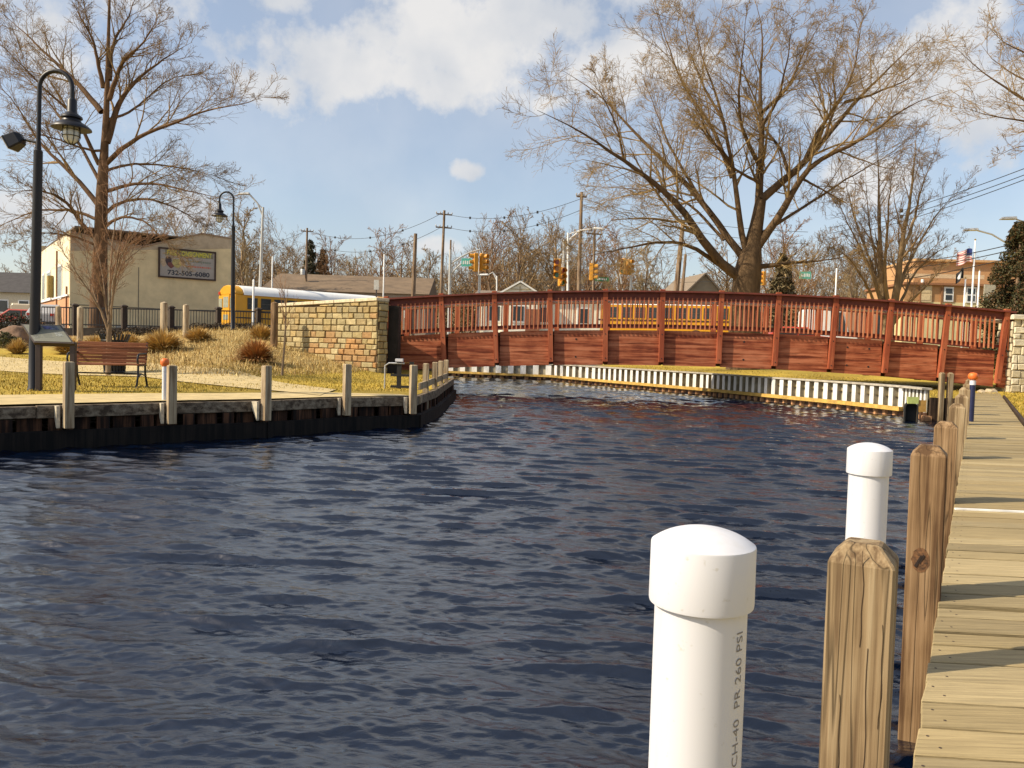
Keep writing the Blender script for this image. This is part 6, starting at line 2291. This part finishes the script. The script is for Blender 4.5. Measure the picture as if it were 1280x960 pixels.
E_TRUNK = [((1405, 520), 18), ((1404, 400), 16), ((1402, 300), 14), ((1400, 220), 12), ((1398, 120), 8), ((1396, 0), 5), ((1394, -120), 2)]
EDGE = [
    ([(1402, 240), (1340, 160), (1280, 125), (1256, 109), (1215, 81), (1192, 58)], 5, .6, .1),
    ([(1402, 250), (1340, 165), (1280, 150), (1231, 145), (1200, 132)], 4, .6, -.2),
    ([(1400, 190), (1340, 125), (1280, 100), (1245, 80), (1225, 55)], 4, .6, .3),
    ([(1400, 150), (1340, 95), (1280, 66), (1252, 52), (1236, 36)], 4, .6, -.3),
    ([(1402, 280), (1340, 215), (1300, 180), (1262, 185), (1240, 200)], 3.2, .6, .2),
    ([(1400, 120), (1350, 40), (1310, -20), (1290, -60)], 4, .6, .2),
    ([(1400, 160), (1450, 60), (1500, 0)], 4, .6, .2), ([(1402, 240), (1470, 160), (1540, 120)], 4, .6, -.2)]
guided_tree('bare_tree', 'bare tree just outside the right edge whose branches reach into the sky', 'tree', 29.0, 1405, E_TRUNK, EDGE, BT, BTC, 15, 12, (.18, .34), 6, 5, 2, .0065, .06)

# slim sapling with a stake in front of the stone wall
b = gp(352, 474, .02)
t = thing('slim_sapling', 'slim leaning sapling in front of the left end of the stone wall', 'tree', (b.x, b.y, land(b.x, b.y)))
d = b.y
w = lambda X, Y: np.array(px(X, Y, d)) - np.array(t.location)
P, R = resample([w(352, 474), w(355, 440), w(357, 410), w(358, 380), w(352, 355)], [.032, .028, .022, .015, .006], 14, RNG)
V, F = tubes_np(P[None], R[None], 7)
link_obj('trunk', fast_mesh('trunk', V, F, ST, True), t)
Q, R1 = spawn(P[None], R[None], 13, .50, 1, (15, 40), (.25, .5), .5, 6, .1, .2, RNG, .004)
Q2, R2 = spawn(Q, R1, 5, .2, 1, (20, 50), (.25, .5), .6, 4, .12, .1, RNG, .003)
V, F = merge([tubes_np(Q, R1, 4), tubes_np(Q2, R2, 3)])
link_obj('crown', fast_mesh('crown', V, F, STC, True), t)


# ---- grown trees for the distance
def grown(seed, H, r, spread, twig, mt, mc, name, M=(16, 7, 6, 3), up=.18):
    rng = np.random.default_rng(seed)
    t = thing(name, 'bare tree', 'tree')
    P, R = resample([(0, 0, -.3), (.1, 0, H * .3), (-.15, .1, H * .6), (.05, 0, H * .85), (0, 0, H)], [r, r * .85, r * .6, r * .3, r * .1], 14, rng, .05)
    V, F = tubes_np(P[None], R[None], 8)
    link_obj('trunk', fast_mesh('trunk', V, F, mt, True), t)
    Q1, R1 = spawn(P[None], R[None], M[0], .18, .98, (28, 60), (spread * .30, spread * .55), .55, 8, .1, up, rng, twig * 2, .3)
    Q2, R2 = spawn(Q1, R1, M[1], .2, 1, (25, 60), (.3, .55), .6, 5, .14, up * .7, rng, twig * 1.4, .4)
    Q3, R3 = spawn(Q2, R2, M[2], .15, 1, (25, 60), (.3, .6), .6, 4, .16, up * .5, rng, twig, .5)
    c = [tubes_np(Q1, R1, 5), tubes_np(Q2, R2, 4), tubes_np(Q3, R3, 3)]
    if M[3]:
        Q4, R4 = spawn(Q3, R3, M[3], .2, 1, (22, 55), (.35, .7), .7, 3, .16, .05, rng, twig * .8, .6); c.append(tubes_np(Q4, R4, 3))
    V, F = merge(c)
    link_obj('crown', fast_mesh('crown', V, F, mc, True), t)
    return t


FT = bark('far_bark', (.22, .15, .10)); FTC = bark('far_twig', (.27, .18, .09)); FTR = bark('far_twig_red', (.25, .14, .07)); FTY = bark('far_twig_tan', (.32, .23, .12))
protos = [grown(41, 10, .20, 1.0, .016, FT, FTC, 'distant_tree'), grown(42, 10, .16, .75, .016, FT, FTY, 'distant_tree'), grown(43, 10, .18, 1.15, .016, FT, FTR, 'distant_tree')]
far = [  # photo column, row of the top, distance, variant, label
    (303, 258, 82, 1, 'tall thin far tree directly behind the farther lamp post'), (648, 278, 100, 0, 'broad round topped far tree above the white house'),
    (690, 283, 106, 0, 'far tree just left of the tall brown utility pole'), (612, 292, 104, 2, 'far tree behind the green street sign'),
    (475, 302, 104, 2, 'rust tinted far tree left of the thick short pole'), (500, 306, 98, 0, 'far tree beside the thick short pole'),
    (412, 312, 100, 2, 'dense brown far tree right of the far pine'), (440, 320, 108, 1, 'pale thin far tree between the pine and the thick pole'),
    (535, 310, 112, 1, 'pale far tree between the two utility poles'), (770, 305, 105, 2, 'reddish far tree behind the pair of signals'),
    (805, 300, 110, 1, 'far tree between the signals and the leaning pole'), (905, 305, 96, 0, 'far tree behind the fork of the big tree'),
    (975, 295, 74, 2, 'brown far tree behind the right side of the big trunk'), (1000, 318, 84, 0, 'far tree behind the green sign right of the big trunk'),
    (1060, 320, 100, 1, 'pale far tree behind the multi stemmed tree'), (350, 318, 110, 0, 'far tree right of the pale steel street light'),
    (12, 338, 100, 0, 'far tree above the low shop at the left edge'), (42, 325, 105, 2, 'far tree behind the tall lamp pole'), (1180, 335, 120, 1, 'far tree peeping over the brick building'), (735, 296, 112, 2, 'reddish far tree behind the tall brown pole')]
used = set()
for (X, Y, d, k, lab) in far:
    b = px(X, 425, d); h = px(X, Y, d).z - 1.4
    s = h / 10.6
    rz = random.uniform(0, 6.28)
    if k in used: o = dup(protos[k], (b.x, b.y, 1.4), rz, lab, 'bare trees in the distance', (s * 1.12, s * 1.12, s))
    else:
        o = protos[k]; o.location = (b.x, b.y, 1.4); o.rotation_euler = (0, 0, rz); o.scale = (s * 1.12, s * 1.12, s); used.add(k)
        tag(o, lab, None, 'bare trees in the distance')

# the wood beyond, too dense to count
rng = np.random.default_rng(77)
parts, tints = [], []
nT = 330
x = rng.uniform(-62, 88, nT); y = rng.uniform(112, 150, nT); h = rng.uniform(12.0, 19.0, nT) * (.82 + .18 * np.sin(x * .13 + 1))
P = np.stack([np.stack([x + rng.normal(0, .25, nT) * k, y + rng.normal(0, .25, nT) * k, 1.2 + h * k / 5], -1) for k in range(6)], 1)
R = np.stack([.16 * (1 - .85 * k / 5) * np.ones(nT) for k in range(6)], 1)
parts.append(tubes_np(P, R, 5))
Q1, R1 = spawn(P, R, 15, .12, 1, (25, 60), (.22, .45), .6, 6, .12, .16, rng, .035, .3)
Q2, R2 = spawn(Q1, R1, 6, .15, 1, (25, 60), (.35, .6), .7, 4, .16, .1, rng, .024, .4)
Q3, R3 = spawn(Q2, R2, 4, .15, 1, (25, 60), (.4, .7), .7, 3, .16, .05, rng, .018, .5)
parts += [tubes_np(Q1, R1, 4), tubes_np(Q2, R2, 3), tubes_np(Q3, R3, 3)]
V, F = merge(parts)
o = link_obj('distant_wood', fast_mesh('distant_wood', V, F, bark('wood_brown', (.25, .165, .085)), True))
tag(o, 'brown leafless wood filling the horizon behind the street', 'wood', None, 'stuff')
me = leaf_cloud('thicket', [(xx, 108 + 30 * rng.random(), 2.5 + 6.0 * rng.random(), 4.5, 2.5, 2.6 + 2.4 * rng.random()) for xx in np.linspace(-66, 92, 150)], 120000, .17, [(.19, .12, .06), (.24, .155, .08), (.16, .11, .05), (.28, .19, .10)], 6, LEAF)
o = link_obj('thicket', me); tag(o, 'low brown brush under the distant wood', 'brush', None, 'stuff')
# rise of ground that carries the wood
tag(link_obj('hill', fast_mesh('hill', [(-140, 150, 0), (160, 150, 0), (160, 175, 8), (-140, 175, 8), (160, 260, 9), (-140, 260, 9)], np.array([[0, 1, 2, 3], [3, 2, 4, 5]]), simple('hill_brown', (.22, .155, .10), .95, 0, .25, .3))), kind='structure')


# ---- evergreens
def conifer(X, Ytop, d, rw, lab, cols, n, seed, zb=None, size=.12):
    b = on_land(X, d) if zb is None else Vector((px(X, 420, d).x, d, zb))
    H = px(X, Ytop, d).z - b.z
    t = thing('evergreen_tree', lab, 'evergreen', b)
    mb = MB(); mb.lathe([(.16, -.2), (.12, H * .4), (.03, H * .92)], 8); mb.build('trunk', FT, t)
    rng = np.random.default_rng(seed)
    m = 105
    cens = []
    for i in range(m):
        f = (i + rng.random()) / m
        z = H * (.06 + .93 * f ** .92)
        rr = rw * (1 - f) ** .8 * rng.uniform(.45, 1.08) + .05
        a = rng.random() * 6.283
        cens.append((rr * math.cos(a) * .75, rr * math.sin(a) * .75, z, .30 * rw * (1 - f * .75) + .07, .30 * rw * (1 - f * .75) + .07, .17 * rw * (1 - f * .6) + .08))
    link_obj('crown', leaf_cloud('crown', cens, n, size, cols, seed, LEAF), t)


conifer(1268, 279, 30, 1.9, 'dark shaggy evergreen at the right edge above the bridge end', [(.035, .040, .014), (.055, .050, .016), (.09, .055, .02), (.025, .028, .012), (.07, .06, .02), (.12, .06, .022)], 40000, 8, None, .05)
conifer(386, 300, 96, 2.2, 'dark far pine around the pole with the transformer', [(.08, .075, .035), (.11, .09, .05), (.06, .06, .03)], 2600, 9, 1.4, .22)
conifer(402, 312, 100, 2.4, 'brownish far conifer right of the pole with the transformer', [(.14, .10, .06), (.11, .085, .045), (.18, .12, .07)], 2600, 10, 1.4, .24)
conifer(975, 318, 66, 2.3, 'brown green conifer right of the big trunk behind the signal', [(.13, .095, .04), (.10, .08, .035), (.16, .11, .05)], 3800, 11, 1.4, .17)
